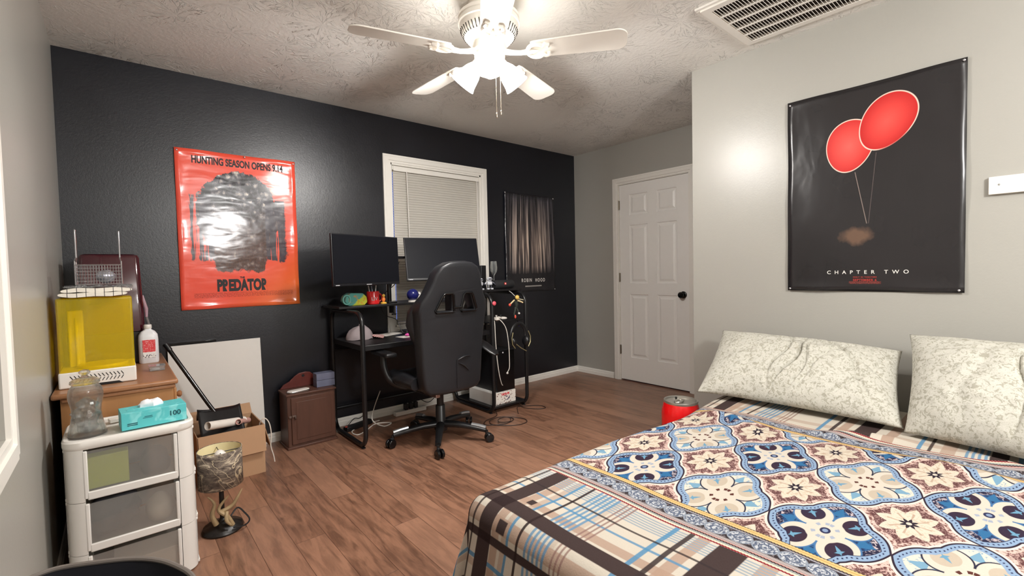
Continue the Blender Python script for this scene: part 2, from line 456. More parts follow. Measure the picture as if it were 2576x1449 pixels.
# window in the left wall (only its casing shows at the frame's edge)
w2 = struct(bpy.data.objects.new('window_2', None)); COL.objects.link(w2); w2.location = (0, LY0, LZ0)
m = MB(); casing(m, 'X+', LY0, LY1, LZ0, LZ1, .07, 0); m.build('window_casing', M_WHITE, w2, smooth=False)
m = MB(); m.b2((-.06, LY0, LZ0), (-.04, LY1, LZ1)); m.build('window_shade', M_SLAT, w2, smooth=False)

# door
d = struct(bpy.data.objects.new('door_1', None)); COL.objects.link(d); d.location = (XD, (DY0+DY1)/2, 0)
m = MB(); casing(m, 'X-', DY0+.012, DY1-.012, 0, DZ-.012, .066, XD, bottom=False)
m.build('door_casing', M_WHITE, d, smooth=False)
m = MB(); m.b2((XD, DY0, 0), (XD+T, DY0+.016, DZ)); m.b2((XD, DY1-.016, 0), (XD+T, DY1, DZ)); m.b2((XD, DY0, DZ-.016), (XD+T, DY1, DZ)); m.build('door_jamb', M_WHITE, d, smooth=False)
struct(MB().b2((XD+T+.3, DY0-.4, -.1), (XD+T+.34, DY1+.4, DZ+.2)).build('hall_light_block', M_GREY, smooth=False))  # slab added behind the door to block sky light in the gap
struct(MB().b2((XD+T, DY0-.4, -.1), (XD+T+.3, DY1+.4, 0)).build('floor_hall', M_FLOOR, smooth=False))
def door_leaf():
    y0, y1, z0, z1 = DY0+.019, DY1-.019, .012, DZ-.019; w = y1-y0
    # columns: hinge side is y1 (left in view)
    xs = [0, .135*w/.762, .345*w/.762, .417*w/.762, .627*w/.762, w]; xs = [0, w*.155, w*.435, w*.565, w*.845, w]
    zs = [z0, .247, .897, 1.01, 1.60, 1.70, 1.91, z1]
    m = MB(); F = XD+.006
    def q(a, b, c, dd, o): return [(F+o, y0+a, c), (F+o, y0+b, c), (F+o, y0+b, dd), (F+o, y0+a, dd)]
    for i in range(5):
        for j in range(7):
            a, b2_, c, e = xs[i], xs[i+1], zs[j], zs[j+1]
            if i in (1, 3) and j in (1, 3, 5):
                rings = [(0, 0), (.007, .008), (.022, .008), (.040, .001)]
                prev = None; vs = []
                for ins, dep in rings: vs += q(a+ins, b2_-ins, c+ins, e-ins, dep)
                fs = []
                for r in range(3):
                    for k in range(4): l = (k+1) % 4; fs.append((r*4+k, r*4+l, r*4+4+l, r*4+4+k))
                fs.append((12, 13, 14, 15)); m.add(vs, fs)
            else: m.add(q(a, b2_, c, e, 0), [(0, 1, 2, 3)])
    # edges and back
    bx = F+.034
    m.add([(F, y0, z0), (F, y1, z0), (F, y1, z1), (F, y0, z1), (bx, y0, z0), (bx, y1, z0), (bx, y1, z1), (bx, y0, z1)],
          [(0, 1, 5, 4), (1, 2, 6, 5), (2, 3, 7, 6), (3, 0, 4, 7), (4, 5, 6, 7)])
    return m
door_leaf().build('door_leaf', M_DOORW, d, smooth=False)
KZ, KY = .905, DY0+.075
MB().lathe([(.033, 0), (.033, .004), (.028, .008), (.012, .010), (.010, .028), (.020, .034), (.028, .044), (.029, .054), (.022, .064), (1e-5, .067)], (XD+.006, KY, KZ), M=Matrix.Rotation(-pi/2, 4, 'Y')).build('door_handle', M_GLOSSB, d)
for z in (.32, 1.07, 1.815):
    m = MB(); m.b2((XD-.004, DY1-.024, z-.045), (XD+.005, DY1-.010, z+.045)); m.cyl((XD-.004, DY1-.017, z-.047), (XD-.004, DY1-.017, z+.047), .005, n=10)
    m.build('hinge', pm('brushed_nickel', (150, 140, 125), .4, 1.0) if z < .5 else bpy.data.materials['brushed_nickel'], d)

# ------------------------------------------------------------------ ceiling fan
FC = Vector((1.63, 1.785, 0)); BZ = 2.205
M_FANW = pm('fan_white_enamel', (238, 234, 226), .35, var=.02)
M_SLOT = pm('fan_slot_shadow_black', (60, 56, 50), .7)
fan = thing('ceiling_fan', (FC.x, FC.y, H), 'white five-blade ceiling fan with lit glass shades and pull chains', 'ceiling fan')
m = MB(); m.lathe([(.098, H), (.100, H-.02), (.128, H-.045), (.146, H-.06), (.148, H-.075), (.143, H-.078), (.143, H-.085), (.148, H-.088), (.148, H-.100), (.141, H-.104), (.140, H-.118), (.128, H-.150), (.105, H-.175), (.080, H-.185)], (FC.x, FC.y, 0), 64)
m.build('motor_housing', M_FANW, fan)
m = MB()
for k in range(44):
    a = 2*pi*k/44
    p = Vector((FC.x+.1375*cos(a), FC.y+.1375*sin(a), H-.128)); q = Vector((FC.x+.1205*cos(a), FC.y+.1205*sin(a), H-.160))
    m.tube([p, q], .0028, 6)
m.build('housing_vent_slots', M_SLOT, fan)
MB().lathe([(.078, H-.185), (.082, H-.20), (.082, H-.222), (.07, H-.232)], (FC.x, FC.y, 0), 48).build('rotor_plate', M_FANW, fan)
def blade_outline():
    pts = []
    L0, L1 = .205, .645; w0, w1 = .052, .070
    for k in range(9): a = rad(-90+180*k/8*1.0); pts.append((L1-.045+.045*cos(a), (w1-.03)*0+ (w1)*sin(a) if k in (0, 8) else w1*sin(a)))
    # rounded tip corners
    pts = [(L0, -w0), (L0+.02, -w0-.006), (L1-.05, -w1)]
    for k in range(1, 7): a = rad(-90+90*k/6); pts.append((L1-.05+.05*cos(a), -w1+.045+.045*sin(a)))
    for k in range(0, 7): a = rad(90*k/6); pts.append((L1-.05+.05*cos(a), w1-.045+.045*sin(a)))
    pts += [(L0+.02, w0+.006), (L0, w0)]
    return pts
for ang in (164, 308, 92, 20, 236):
    R = Matrix.Translation((FC.x, FC.y, BZ)) @ Matrix.Rotation(rad(ang), 4, 'Z') @ Matrix.Rotation(rad(-11), 4, 'X')
    m = MB(); m.prism(blade_outline(), -.003, .004, 'Z', R); bld = m.build('blade', M_FANW, fan, bevel=.002)
    R2 = Matrix.Translation((FC.x, FC.y, BZ-.006)) @ Matrix.Rotation(rad(ang), 4, 'Z') @ Matrix.Rotation(rad(-11), 4, 'X')
    # ornate iron: stem, open ring, two finger scrolls
    m = MB(); Tm = lambda L: [tuple(R2 @ Vector(p)) for p in L]
    m.tube(Tm([(.075, 0, .012), (.11, 0, .002), (.15, 0, -.004), (.185, 0, -.003)]), [.014, .012, .011, .013], 10)
    m.tube(Tm([(.228+.042*cos(rad(a)), .046*sin(rad(a)), -.003) for a in range(40, 321, 14)]), .0095, 8)
    for s in (-1, 1):
        m.tube(Tm([(.255, s*.030, -.003), (.272, s*.040, -.003), (.287, s*.034, -.003), (.286, s*.022, -.003), (.276, s*.020, -.003)]), [.010, .010, .009, .007, .005], 8)
        m.lathe([(.006, -.003), (.005, -.006), (1e-5, -.008)], (0, 0, 0), 10, M=R2 @ Matrix.Translation((.262, s*.03, -.004)))
    m.tube(Tm([(.19, 0, -.004), (.215, 0, -.005), (.238, 0, -.004)]), [.013, .010, .004], 8)
    m.build('blade_iron', M_FANW, fan)
MB().lathe([(.070, H-.232), (.074, H-.245), (.070, H-.300), (.058, H-.325), (.030, H-.335), (.012, H-.350), (1e-5, H-.355)], (FC.x, FC.y, 0), 40).build('light_kit_body', M_FANW, fan)
gsh = G('lit_frosted_glass')
gsh.fin(lin(255, 250, 240), .3, Emission_Color=(1.0, .96, .90, 1), Emission_Strength=SHADE_GLOW)
for i, ang in enumerate((233, 113, 353)):
    dirv = Vector((cos(rad(ang)), sin(rad(ang)), 0)); c0 = Vector((FC.x, FC.y, H-.240))+dirv*.042
    ax = (dirv*.72+Vector((0, 0, -.70))).normalized()
    Mx = Matrix.Translation(c0) @ ax.to_track_quat('Z', 'Y').to_matrix().to_4x4() @ Matrix.Scale(.93, 4)
    arm = MB().lathe([(.014, -.03), (.014, .02), (.026, .025), (.029, .05), (.027, .056)], n=24, M=Mx).build('shade_holder', M_FANW, fan)
    pr = [(.022, .045), (.030, .052), (.043, .075), (.052, .100), (.056, .125), (.060, .150), (.068, .172)]
    m = MB(); m.lathe(pr+[(r-.003, z) for r, z in reversed(pr)], n=32, M=Mx, cap=False); m.build('glass_shade', gsh.m, fan)
    bm_ = MB().ell(tuple(Mx @ Vector((0, 0, .105))), (.028, .028, .028), 16, 10).build('light_bulb', gsh.m, fan)
    L = lamp('bulb_light', Mx @ Vector((0, 0, .16)), BULB_W, .05, (1, .97, .94), 'SPOT'); L.parent = fan; L.location = L.location-fan.location
    L.data.shadow_soft_size = .05; L.data.spot_size = rad(172); L.data.spot_blend = .55; L.rotation_euler = (-ax).to_track_quat('Z', 'Y').to_euler()
m = MB()
for (dx, dy, zb) in ((.012, -.030, 1.90), (.035, -.035, 1.915)):
    m.tube([(FC.x+dx, FC.y+dy, H-.325), (FC.x+dx, FC.y+dy, zb+.02)], .0012, 5)
    for k in range(60): z = H-.33-(H-.33-zb-.02)*k/60; m.ell((FC.x+dx, FC.y+dy, z), (.0021, .0021, .0021), 6, 4)
    m.ell((FC.x+dx, FC.y+dy, zb+.01), (.0045, .0045, .014), 10, 8)
m.build('pull_chain', pm('warm_chrome', (225, 215, 200), .25, 1.0), fan)

# ------------------------------------------------------------------ ceiling return-air vent
vent = thing('ceiling_vent', (2.745, .93, H), 'white return-air grille in the ceiling with dark slots', 'ceiling vent')
vx0, vx1, vy0, vy1 = 2.455, 3.045, .30, 1.185
m = MB()
m.b2((vx0, vy0, H-.012), (vx0+.02, vy1, H)); m.b2((vx1-.02, vy0, H-.012), (vx1, vy1, H)); m.b2((vx0+.02, vy0, H-.012), (vx1-.02, vy0+.02, H)); m.b2((vx0+.02, vy1-.02, H-.012), (vx1-.02, vy1, H))
m.build('vent_rim', M_WHITE, vent, bevel=.003)
ix0, ix1, iy0, iy1 = vx0+.02, vx1-.02, vy0+.02, vy1-.02
m = MB(); fw = .038
m.b2((ix0, iy0, H-.020), (ix0+fw, iy1, H-.004)); m.b2((ix1-fw, iy0, H-.020), (ix1, iy1, H-.004)); m.b2((ix0+fw, iy0, H-.020), (ix1-fw, iy0+fw, H-.004)); m.b2((ix0+fw, iy1-fw, H-.020), (ix1-fw, iy1, H-.004))
jx0, jx1, jy0, jy1 = ix0+fw, ix1-fw, iy0+fw, iy1-fw
for k in range(1, 5): x = jx0+(jx1-jx0)*k/5; m.b2((x-.006, jy0, H-.020), (x+.006, jy1, H-.004))
m.build('vent_frame', M_WHITE, vent)
m = MB(); y = jy0+.008
while y < jy1:
    m.add([(jx0, y-.002, H-.019), (jx1, y-.002, H-.019), (jx1, y+.006, H-.006), (jx0, y+.006, H-.006)], [(0, 1, 2, 3)]); y += .0148
m.build('vent_louvers', M_WHITE, vent, smooth=False, thick=.0022)
MB().b2((ix0, iy0, H-.0035), (ix1, iy1, H-.0015)).build('vent_filter', pm('dusty_filter', (52, 44, 40), .9, var=.4, nsc=60), vent, smooth=False)

# ------------------------------------------------------------------ posters
def poster_wave(u, v, amp):
    return amp*(.5+.5*sin(u*5.1+v*2.3))*(.6+.4*sin(v*7.3-u*2))+.003
def make_poster(name, label, mat, origin, xdir, outdir, w, h, amp, curl, group='movie posters'):
    t = thing(name, origin, label, 'poster')
    O = Vector(origin); X = Vector(xdir); Z = Vector((0, 0, 1)); D = Vector(outdir)
    def off(u, v):
        e = curl*(max(0, abs(2*u-1)-.86)/.14)**2*sin(v*8+1)**2*.6
        e += curl*(max(0, abs(2*v-1)-.9)/.1)**2*(.5+.5*sin(u*9))**2
        return poster_wave(u, v, amp)+e
    n1, n2 = 28, 40
    m = MB().grid(lambda a, b: tuple(O+X*(a*w)+Z*(b*h)+D*off(a, b)), n1, n2)
    sh = m.build('poster_sheet', mat, t, thick=.0006)
    uvl = sh.data.uv_layers.new(name='UVMap')
    loc = O
    for p in sh.data.polygons:
        for li in p.loop_indices:
            c = sh.data.vertices[sh.data.loops[li].vertex_index].co
            uvl.data[li].uv = ((c.dot(X))/w, c.z/h)
    if 'poster_sheet' in sh.name and sh.modifiers: pass
    def post(co):
        rel = co-O; u = rel.dot(X)/w; v = rel.z/h
        return O+X*(u*w)+Z*(v*h)+D*(off(u, v)+rel.dot(D))
    return t, post
def art_uv(g): return g.xyz(g.uv())
M_INK = pm('black_print_ink', (24, 20, 22), .6)
M_PIN = pm('poster_pin_chrome', (215, 215, 220), .25, 1.0)

# orange poster
g = G('orange_poster_print'); u, v, _ = art_uv(g); P = g.uv()
base = g.mix(g.mul(g.gt(g.add(u, g.mul(v, -1.4)), .62, .7), .9), lin(232, 84, 64), lin(226, 118, 50))
cx = g.sub(u, .49); dy_ = g.sub(v, .60)
nz = g.sub(g.noise(P, 9, 4, .7), .5); nz2 = g.add(g.mul(g.noise(P, 22, 5, .65, .8), .62), g.mul(g.sub(.62, g.voro(g.vec(u, g.mul(v, 1.45), 0.0), 19)[0]), .42)); nz3 = g.noise(P, 60, 3, .6)
r1 = g.ln(g.div(cx, .350), g.div(dy_, .29))
dome = g.lt(g.add(r1, g.mul(nz, .35)), 1.0, .015)
low = g.mul(g.lt(g.add(g.ab(cx), g.mul(nz, .10)), g.add(.20, g.mul(g.sub(v, .25), .35)), .01), g.mul(g.gt(g.add(v, g.mul(nz, .12)), .235, .01), g.lt(v, .60)))
st = g.noise(g.vec(g.mul(u, 34), g.mul(v, 3.0), .3), 1.0, 3, .6, .7)
lock = g.mul(g.mul(g.gt(g.ab(cx), .22), g.lt(g.ab(cx), g.add(.40, g.mul(nz, .10)), .01)), g.mul(g.mul(g.gt(v, g.add(.27, g.mul(nz2, .10)), .01), g.lt(v, .72)), g.gt(st, .42, .02)))
mask = g.mx(g.mx(dome, low), lock)
rock = g.ramp(nz2, [(.30, lin(22, 20, 26)), (.42, lin(84, 82, 90)), (.52, lin(160, 154, 150)), (.62, lin(232, 222, 206))])
rock = g.mix(g.mul(g.lt(g.add(dy_, g.mul(nz, .3)), -.05, .3), .65), rock, g.mix(nz3, lin(22, 16, 20), lin(134, 92, 74)))
rock = g.mix(g.mul(lock, .75), rock, g.mix(st, lin(16, 14, 20), lin(84, 78, 92)))
col = g.mix(mask, base, rock)
# small print lines
pr = g.mul(g.mul(g.gt(g.noise(g.vec(g.mul(u, 90), g.mul(v, 260), 0), 1.0, 1), .47, .05), g.band(v, .085, .016, .004)), g.band(u, .52, .42, .01))
col = g.mix(g.mul(pr, .45), col, lin(120, 40, 30))
g.bump(g.noise(g.vec(g.mul(u, 2), g.mul(v, 7), 0), 2, 2, .4, .3), .14, .02)
M_OR = g.fin(col, .16)
OX, OZ = .523, .960
t, post = make_poster('wall_poster', 'orange film poster with black lettering on the black wall', M_OR, (OX, YB-.002, OZ), (1, 0, 0), (0, -1, 0), .70, 1.012, .006, .012)
WM = lambda u, v, o=(OX, YB-.002, OZ), w=.70, h=1.012: wallM((o[0]+u*w, o[1], o[2]+v*h), (1, 0, 0)) @ Matrix.Translation((0, 0, .0012))
text_mesh('title_lettering', 'HUNTING SEASON OPENS 9.14', M_INK, t, WM(.505, .920), .064, .0022, .60, 1.0, post=post)
text_mesh('title_lettering', 'THE', M_INK, t, WM(.49, .190), .017, .0008, .9, post=post)
text_mesh('title_lettering', 'PREDATOR', M_INK, t, WM(.491, .113), .100, .0058, .575, 1.02, post=post)
for uu, vv in ((.02, .985), (.985, .985), (.55, .99)): MB().ell((OX+uu*.70, YB-.013, OZ+vv*1.012), (.006, .004, .006), 10, 6).build('push_pin', M_PIN, t)

# balloon poster on the right wall; u runs from the corner towards the camera (-y)
g = G('balloon_poster_print'); u, v, _ = art_uv(g); P = g.uv()
base = g.mix(g.noise(P, 2.5, 2), lin(28, 26, 28), lin(38, 35, 36))
def balloon(cx, cy, ru, rv, tilt):
    a = g.sub(u, cx); b = g.mul(g.sub(v, cy), 1.46); c, s = cos(tilt), sin(tilt)
    x = g.sub(g.mul(a, c), g.mul(b, s)); y = g.add(g.mul(a, s), g.mul(b, c))
    y2 = g.div(y, rv); xx = g.div(x, g.mul(g.add(1.0, g.mul(y2, .10)), ru))
    return g.ln(xx, y2)
b1 = balloon(.395, .717, .142, .188, rad(8)); b2 = balloon(.607, .803, .148, .200, rad(28))
def paintb(col, bb, lo, hi):
    c = g.mix(g.lt(bb, .5, .9), lo, hi)
    col = g.mix(g.lt(bb, 1.0, .01), col, c)
    rim = g.mul(g.band(bb, .985, .018, .02), g.gt(g.noise(g.vec(u, v, 3.0), 3.2, 1), .42, .12))
    return g.mix(g.mul(rim, .85), col, lin(250, 222, 205))
col = paintb(base, b1, lin(196, 44, 42), lin(238, 92, 84)); col = paintb(col, b2, lin(186, 34, 34), lin(236, 82, 74))
def seg(x0, y0, x1, y1, w):
    t_ = g.div(g.sub(v, y0), y1-y0); x = g.add(x0, g.mul(t_, x1-x0))
    return g.mul(g.band(u, x, w, .002), g.mul(g.gt(v, min(y0, y1), .004), g.lt(v, max(y0, y1), .004)))
col = g.mix(g.mul(seg(.43, .585, .50, .33, .0018), .5), col, lin(190, 170, 160))
col = g.mix(g.mul(seg(.55, .665, .51, .33, .0014), .25), col, lin(170, 150, 145))
sm = g.mul(g.lt(g.ln(g.div(g.sub(u, .44), .10), g.div(g.sub(v, .27), .045)), g.add(.3, g.mul(g.noise(P, 14, 4), 1.1)), .5), .20)
col = g.mix(sm, col, lin(196, 150, 116))
pr = g.mul(g.mul(g.gt(g.noise(g.vec(g.mul(u, 120), g.mul(v, 400), 0), 1.0, 1), .46, .05), g.band(v, .043, .006, .003)), g.band(u, .49, .09, .01))
col = g.mix(g.mul(pr, .5), col, lin(170, 70, 60))
g.bump(g.noise(g.vec(g.mul(u, 4), g.mul(v, 3), 0), 2.0, 2, .4, .4), .15, .02)
M_BP = g.fin(col, .26)
PY0 = .993
t, post = make_poster('wall_poster', 'black film poster with two red balloons on the right wall', M_BP, (XP-.002, PY0, 1.017), (0, -1, 0), (-1, 0, 0), .725, 1.05, .010, .009)
BMx = lambda u, v: wallM((XP-.002, PY0-u*.725, 1.017+v*1.05), (0, -1, 0)) @ Matrix.Translation((0, 0, .0012))
M_INKW = pm('white_print_ink', (228, 224, 218), .3); M_INKR = pm('red_print_ink', (170, 52, 46), .3)
text_mesh('title_lettering', 'CHAPTER', M_INKW, t, BMx(.405, .086), .026, .0002, 1.0, 2.2, post=post)
text_mesh('title_lettering', 'TWO', M_INKW, t, BMx(.665, .086), .026, .0002, 1.0, 2.2, post=post)
text_mesh('date_lettering', 'ONLY IN THEATERS', M_INKR, t, BMx(.49, .067), .0085, .0002, 1.15, 1.15, post=post)
text_mesh('date_lettering', 'SEPTEMBER 6', M_INKR, t, BMx(.49, .050), .0165, .0003, .95, 1.1, post=post)
for uu, vv in ((.015, .985), (.985, .99), (.015, .01), (.975, .01)): MB().ell((XP-.014, PY0-uu*.725, 1.017+vv*1.05), (.004, .006, .006), 10, 6).build('push_pin', M_PIN, t)

# forest poster beside the window
g = G('forest_poster_print'); u, v, _ = art_uv(g); P = g.uv()
tr = g.noise(g.vec(g.mul(g.add(u, g.mul(g.mul(g.sub(v, .2), g.sub(u, .5)), .12)), 26), g.mul(v, .8), 1.3), 1.0, 3, .7, .25)
glow = g.mul(g.lt(g.ab(g.sub(v, .46)), .20, .62), g.lt(g.ab(g.sub(u, .48)), .36, .36))
glow2 = g.mul(g.gt(v, .22, .08), g.lt(v, .97, .06))
bark = g.ramp(tr, [(.42, lin(20, 19, 24)), (.50, lin(120, 104, 98)), (.62, lin(250, 224, 202))])
bark2 = g.ramp(tr, [(.42, lin(20, 19, 24)), (.60, lin(74, 72, 80)), (.72, lin(120, 116, 124))])
col = g.mix(g.mul(glow2, .95), lin(26, 25, 30), g.mix(glow, bark2, bark))
col = g.mix(g.mul(g.mul(g.band(v, .055, .006, .003), g.band(u, .54, .17, .01)), .6), col, lin(190, 185, 178))
g.bump(g.noise(g.vec(g.mul(u, 3), g.mul(v, 6), 0), 2, 2), .3, .02)
M_FP = g.fin(col, .24)
t, post = make_poster('wall_poster', 'dark forest film poster right of the window on the black wall', M_FP, (3.168, YB-.002, .945), (1, 0, 0), (0, -1, 0), .69, 1.0, .006, .012)
RM = lambda u, v: wallM((3.168+u*.69, YB-.002, .945+v*1.0), (1, 0, 0)) @ Matrix.Translation((0, 0, .0012))
text_mesh('title_lettering', 'ROBIN', M_INKW, t, RM(.40, .100), .052, .0004, .72, 1.45, post=post)
text_mesh('title_lettering', 'HOOD', M_INKW, t, RM(.68, .098), .052, .0004, .72, 1.45, post=post)
for uu, vv in ((.01, .995), (.985, .985), (.99, .01)): MB().ell((3.168+uu*.69, YB-.013, .945+vv*1.0), (.008, .004, .008), 10, 6).build('push_pin', M_PIN, t)

# white board rail on the right wall
o = MB().b2((XP-.022, -.75, 1.447), (XP, .197, 1.523)).build('wall_rail', M_WHITE, None, bevel=.002)
tag(o, 'white painted wooden rail screwed flat to the right wall', 'wall rail')
s = MB().ell((XP-.0225, .165, 1.487), (.002, .004, .004), 10, 6).build('screw', pm('screw_grey', (150, 148, 142), .5, .6), o)

# ------------------------------------------------------------------ bed, blanket, pillows
BZT = .455; EX0, EY1 = 1.085, 1.155; RD = .065
bed = thing('bed', (2.1, .42, 0), 'bed under the patterned plaid blanket, its head against the right wall', 'bed')
MB().b2((1.07, -.32, .05), (3.06, 1.14, .22)).build('bed_base', pm('bed_base_fabric', (60, 56, 54), .9, bump=.1), bed, bevel=.01)
MB().b2((1.06, -.33, .22), (3.07, 1.145, BZT-.016)).build('mattress', pm('mattress_ticking', (220, 215, 205), .85, bump=.1), bed, bevel=.04, seg=4)
for x in (1.12, 2.98):
    for y in (-.28, 1.1): MB().cyl((x, y, 0), (x, y, .05), .025).build('bed_leg', M_BLACKP, bed)

def blanket_mat():
    g = G('patterned_fleece'); u, v, _ = g.xyz(g.uv()); P = g.vec(u, v, 0.0)
    L = lin
    cream = L(226, 215, 197); navy = L(28, 32, 66); maroon = L(62, 30, 42); teal = L(38, 98, 140); lblue = L(150, 176, 204); brown = L(112, 78, 74); tan = L(190, 158, 136)
    fz = g.noise(P, 230, 3, .7); fl = g.noise(P, 85, 3, .6, 1.2); vo = g.voro(P, 75)[0]
    # ---- medallion field
    CU, CV = .415, .277
    a = g.div(g.sub(u, 1.622), CU); i = g.m_('ROUND', a); b = g.div(g.sub(v, .943), CV); j = g.m_('ROUND', b)
    p = g.ab(g.mul(g.sub(a, i), 2)); q = g.ab(g.mul(g.sub(b, j), 2))
    par = g.m_('PINGPONG', g.add(i, j), 1.0)                      # 0 blue, 1 cream
    d = g.add(p, q); t = g.sub(p, q)
    B = g.add(.99, g.add(g.mul(g.ab(g.m_('SINE', g.mul(t, pi))), .15), g.mul(g.mx(0.0, g.sub(1.0, g.mul(g.ab(t), 8))), .07)))
    e = g.sub(d, B)
    # star tile
    ps = g.sub(1.0, p); qs = g.sub(1.0, q); rs = g.ln(ps, g.mul(qs, 1.0)); th = g.m_('ARCTAN2', qs, ps)
    tri = g.m_('PINGPONG', g.mul(th, 4/pi), 1.0)                   # 0 at axes, 1 between
    tri8 = g.ab(g.sub(tri, .0))
    star_r = g.add(.33, g.mul(g.sub(1.0, g.m_('PINGPONG', g.mul(th, 8/pi), 1.0)), .19))
    scroll = g.mix(g.gt(g.noise(P, 120, 3, .6, 1.5), .55, .05), L(98, 58, 58), L(206, 170, 160))
    scroll = g.mix(g.mul(g.lt(vo, .0045), .6), scroll, L(84, 44, 48))
    starc = g.mix(g.mul(g.gt(fl, .56, .05), .5), L(232, 219, 197), L(198, 166, 136))
    tile = g.mix(g.lt(e, .20, .02), scroll, g.mix(g.gt(fl, .54, .05), L(232, 200, 186), L(128, 84, 78)))
    tile = g.mix(g.lt(rs, star_r, .015), tile, starc)
    rays = g.mul(g.lt(g.m_('PINGPONG', g.mul(th, 8/pi), 1.0), .16, .05), g.mul(g.lt(rs, .34), g.gt(rs, .1)))
    tile = g.mix(g.mul(rays, .55), tile, L(176, 132, 104))
    sr2 = g.add(.075, g.mul(g.sub(1.0, g.m_('PINGPONG', g.mul(th, 8/pi), 1.0)), .09))
    tile = g.mix(g.lt(rs, sr2, .012), tile, L(34, 22, 42)); tile = g.mix(g.lt(rs, .045, .01), tile, cream)
    # quatrefoil tile
    inb = g.mix(g.gt(fl, .5, .05), L(16, 50, 96), L(38, 96, 146)); inb = g.mix(g.mul(g.gt(e, -.34, .03), 1.0), inb, g.mix(g.gt(fl, .53, .03), L(26, 28, 62), L(206, 190, 190)))
    inw = g.mix(g.gt(fl, .59, .03), L(238, 226, 206), L(150, 178, 196))
    quat = g.mix(par, inb, inw)
    # pointed leaves between the petals
    leaf = g.lt(g.add(g.mul(g.mn(p, q), 2.2), g.mx(p, q)), .80, .015)
    quat = g.mix(g.mul(leaf, g.gt(g.mx(p, q), .52)), quat, g.mix(par, L(44, 112, 160), L(128, 172, 196)))
    r1 = g.ln(g.sub(p, .335), g.sub(q, .335))
    outl = g.mix(par, L(70, 120, 168), L(30, 34, 62))
    pet = g.mn(r1, g.mul(g.ln(p, q), 1.0))
    quat = g.mix(g.lt(pet, .345, .01), quat, outl); quat = g.mix(g.lt(pet, .318, .01), quat, cream)
    r2 = g.ln(g.mul(g.sub(p, .36), 1.0), g.sub(q, .36)); rc = g.ln(p, q)
    petin = g.mul(g.lt(r2, .205, .01), g.gt(rc, .315, .015))
    quat = g.mix(petin, quat, g.mix(par, g.mix(g.noise(P, 9, 1), maroon, navy), L(206, 190, 168)))
    dia = g.ab(g.sub(p, q)); lf = g.mul(g.lt(g.add(dia, g.mul(g.ab(g.sub(rc, .50)), .35)), .045, .01), g.band(rc, .50, .12, .02))
    lf2 = g.lt(g.add(g.mul(g.ab(g.sub(rc, .54)), .9), g.mul(dia, .30)), .034, .01)
    quat = g.mix(g.mul(g.mx(lf, lf2), petin), quat, L(112, 164, 192))
    cdot = g.mul(g.band(rc, .19, .035, .01), g.gt(g.m_('SINE', g.mul(g.m_('ARCTAN2', q, p), 8)), .2, .2))
    quat = g.mix(cdot, quat, g.mix(par, L(170, 180, 196), L(92, 42, 34)))
    quat = g.mix(g.mul(g.lt(rc, .085, .01), g.sub(1.0, par)), quat, L(36, 44, 84)); quat = g.mix(g.mul(g.lt(rc, .045, .01), g.sub(1.0, par)), quat, L(140, 160, 190))
    # rims between tiles
    dots = g.gt(g.m_('SINE', g.mul(t, 64)), .35, .3)
    rimb = g.mix(g.mul(dots, g.band(e, -.115, .022, .01)), lblue, L(40, 52, 92))
    fld = g.mix(g.lt(e, .085, .01), tile, L(244, 232, 216)); fld = g.mix(g.lt(e, .025, .01), fld, L(40, 26, 48))
    fld = g.mix(g.lt(e, -.025, .01), fld, rimb); fld = g.mix(g.lt(e, -.185, .01), fld, g.mix(par, L(28, 34, 70), lblue)); fld = g.mix(g.lt(e, -.205, .01), fld, quat)
    # ---- plaid
    def stripes(col, c, L_):
        for pos_, hw, k, op in L_:
            col = g.mix(g.mul(g.band(c, pos_, hw, .0025), op), col, k)
        return col
    dk = L(66, 50, 48); bk = L(40, 20, 22); blu = L(82, 148, 188); bg = L(150, 170, 184)
    pl = cream
    UL = [(1.150, .016, tan, .85), (1.022, .022, tan, .85), (.886, .01, tan, .6), (.70, .03, tan, .7), (2.56, .02, tan, .5)]
    VL = [(1.043, .016, tan, .85), (1.005, .010, tan, .6), (.845, .012, tan, .35), (.585, .016, tan, .85), (.425, .018, tan, .85), (.25, .02, tan, .7), (-.02, .02, tan, .8), (-.2, .03, tan, .8)]
    pl = stripes(pl, u, UL); pl = stripes(pl, v, VL)
    UB = [(1.208, .0045, blu, .85), (.905, .006, blu, .9), (.62, .006, blu, .9)]+[(1.345-.0115*k, .0028, bg, .85) for k in range(6)]
    VB = [(.990, .005, blu, .9), (.661, .007, blu, .9), (.33, .006, blu, .9), (.07, .006, blu, .9), (1.31, .006, blu, .9)]+[(.918-.0165*k, .0042, blu, .8) for k in range(5)]+[(.823-.015*k, .003, L(150, 112, 104), .8) for k in range(3)]+[(.20-.0165*k, .0042, blu, .8) for k in range(4)]
    pl = stripes(pl, u, UB); pl = stripes(pl, v, VB)
    UD = [(1.097, .027, dk, 1.0), (.972, .012, dk, 1.0), (.80, .03, dk, 1.0), (.55, .03, dk, 1.0)]
    VD = [(1.091, .029, dk, 1.0), (1.21, .022, dk, 1.0), (.512, .035, dk, 1.0), (.12, .022, dk, 1.0), (-.12, .035, dk, 1.0)]
    mu = 0.0; mv = 0.0
    for c_, h_, _, _ in UD: mu = g.mx(mu, g.band(u, c_, h_, .003))
    for c_, h_, _, _ in VD: mv = g.mx(mv, g.band(v, c_, h_, .003))
    pl = g.mix(mu, pl, dk); pl = g.mix(mv, pl, dk); pl = g.mix(g.mul(mu, mv), pl, bk)
    pl = stripes(pl, u, [(1.252, .004, L(50, 38, 40), .9)]); pl = stripes(pl, v, [(.951, .0045, bk, .95), (.618, .007, L(60, 46, 46), .95), (.30, .005, bk, .9), (1.15, .004, bk, .9), (.02, .005, bk, .9)])
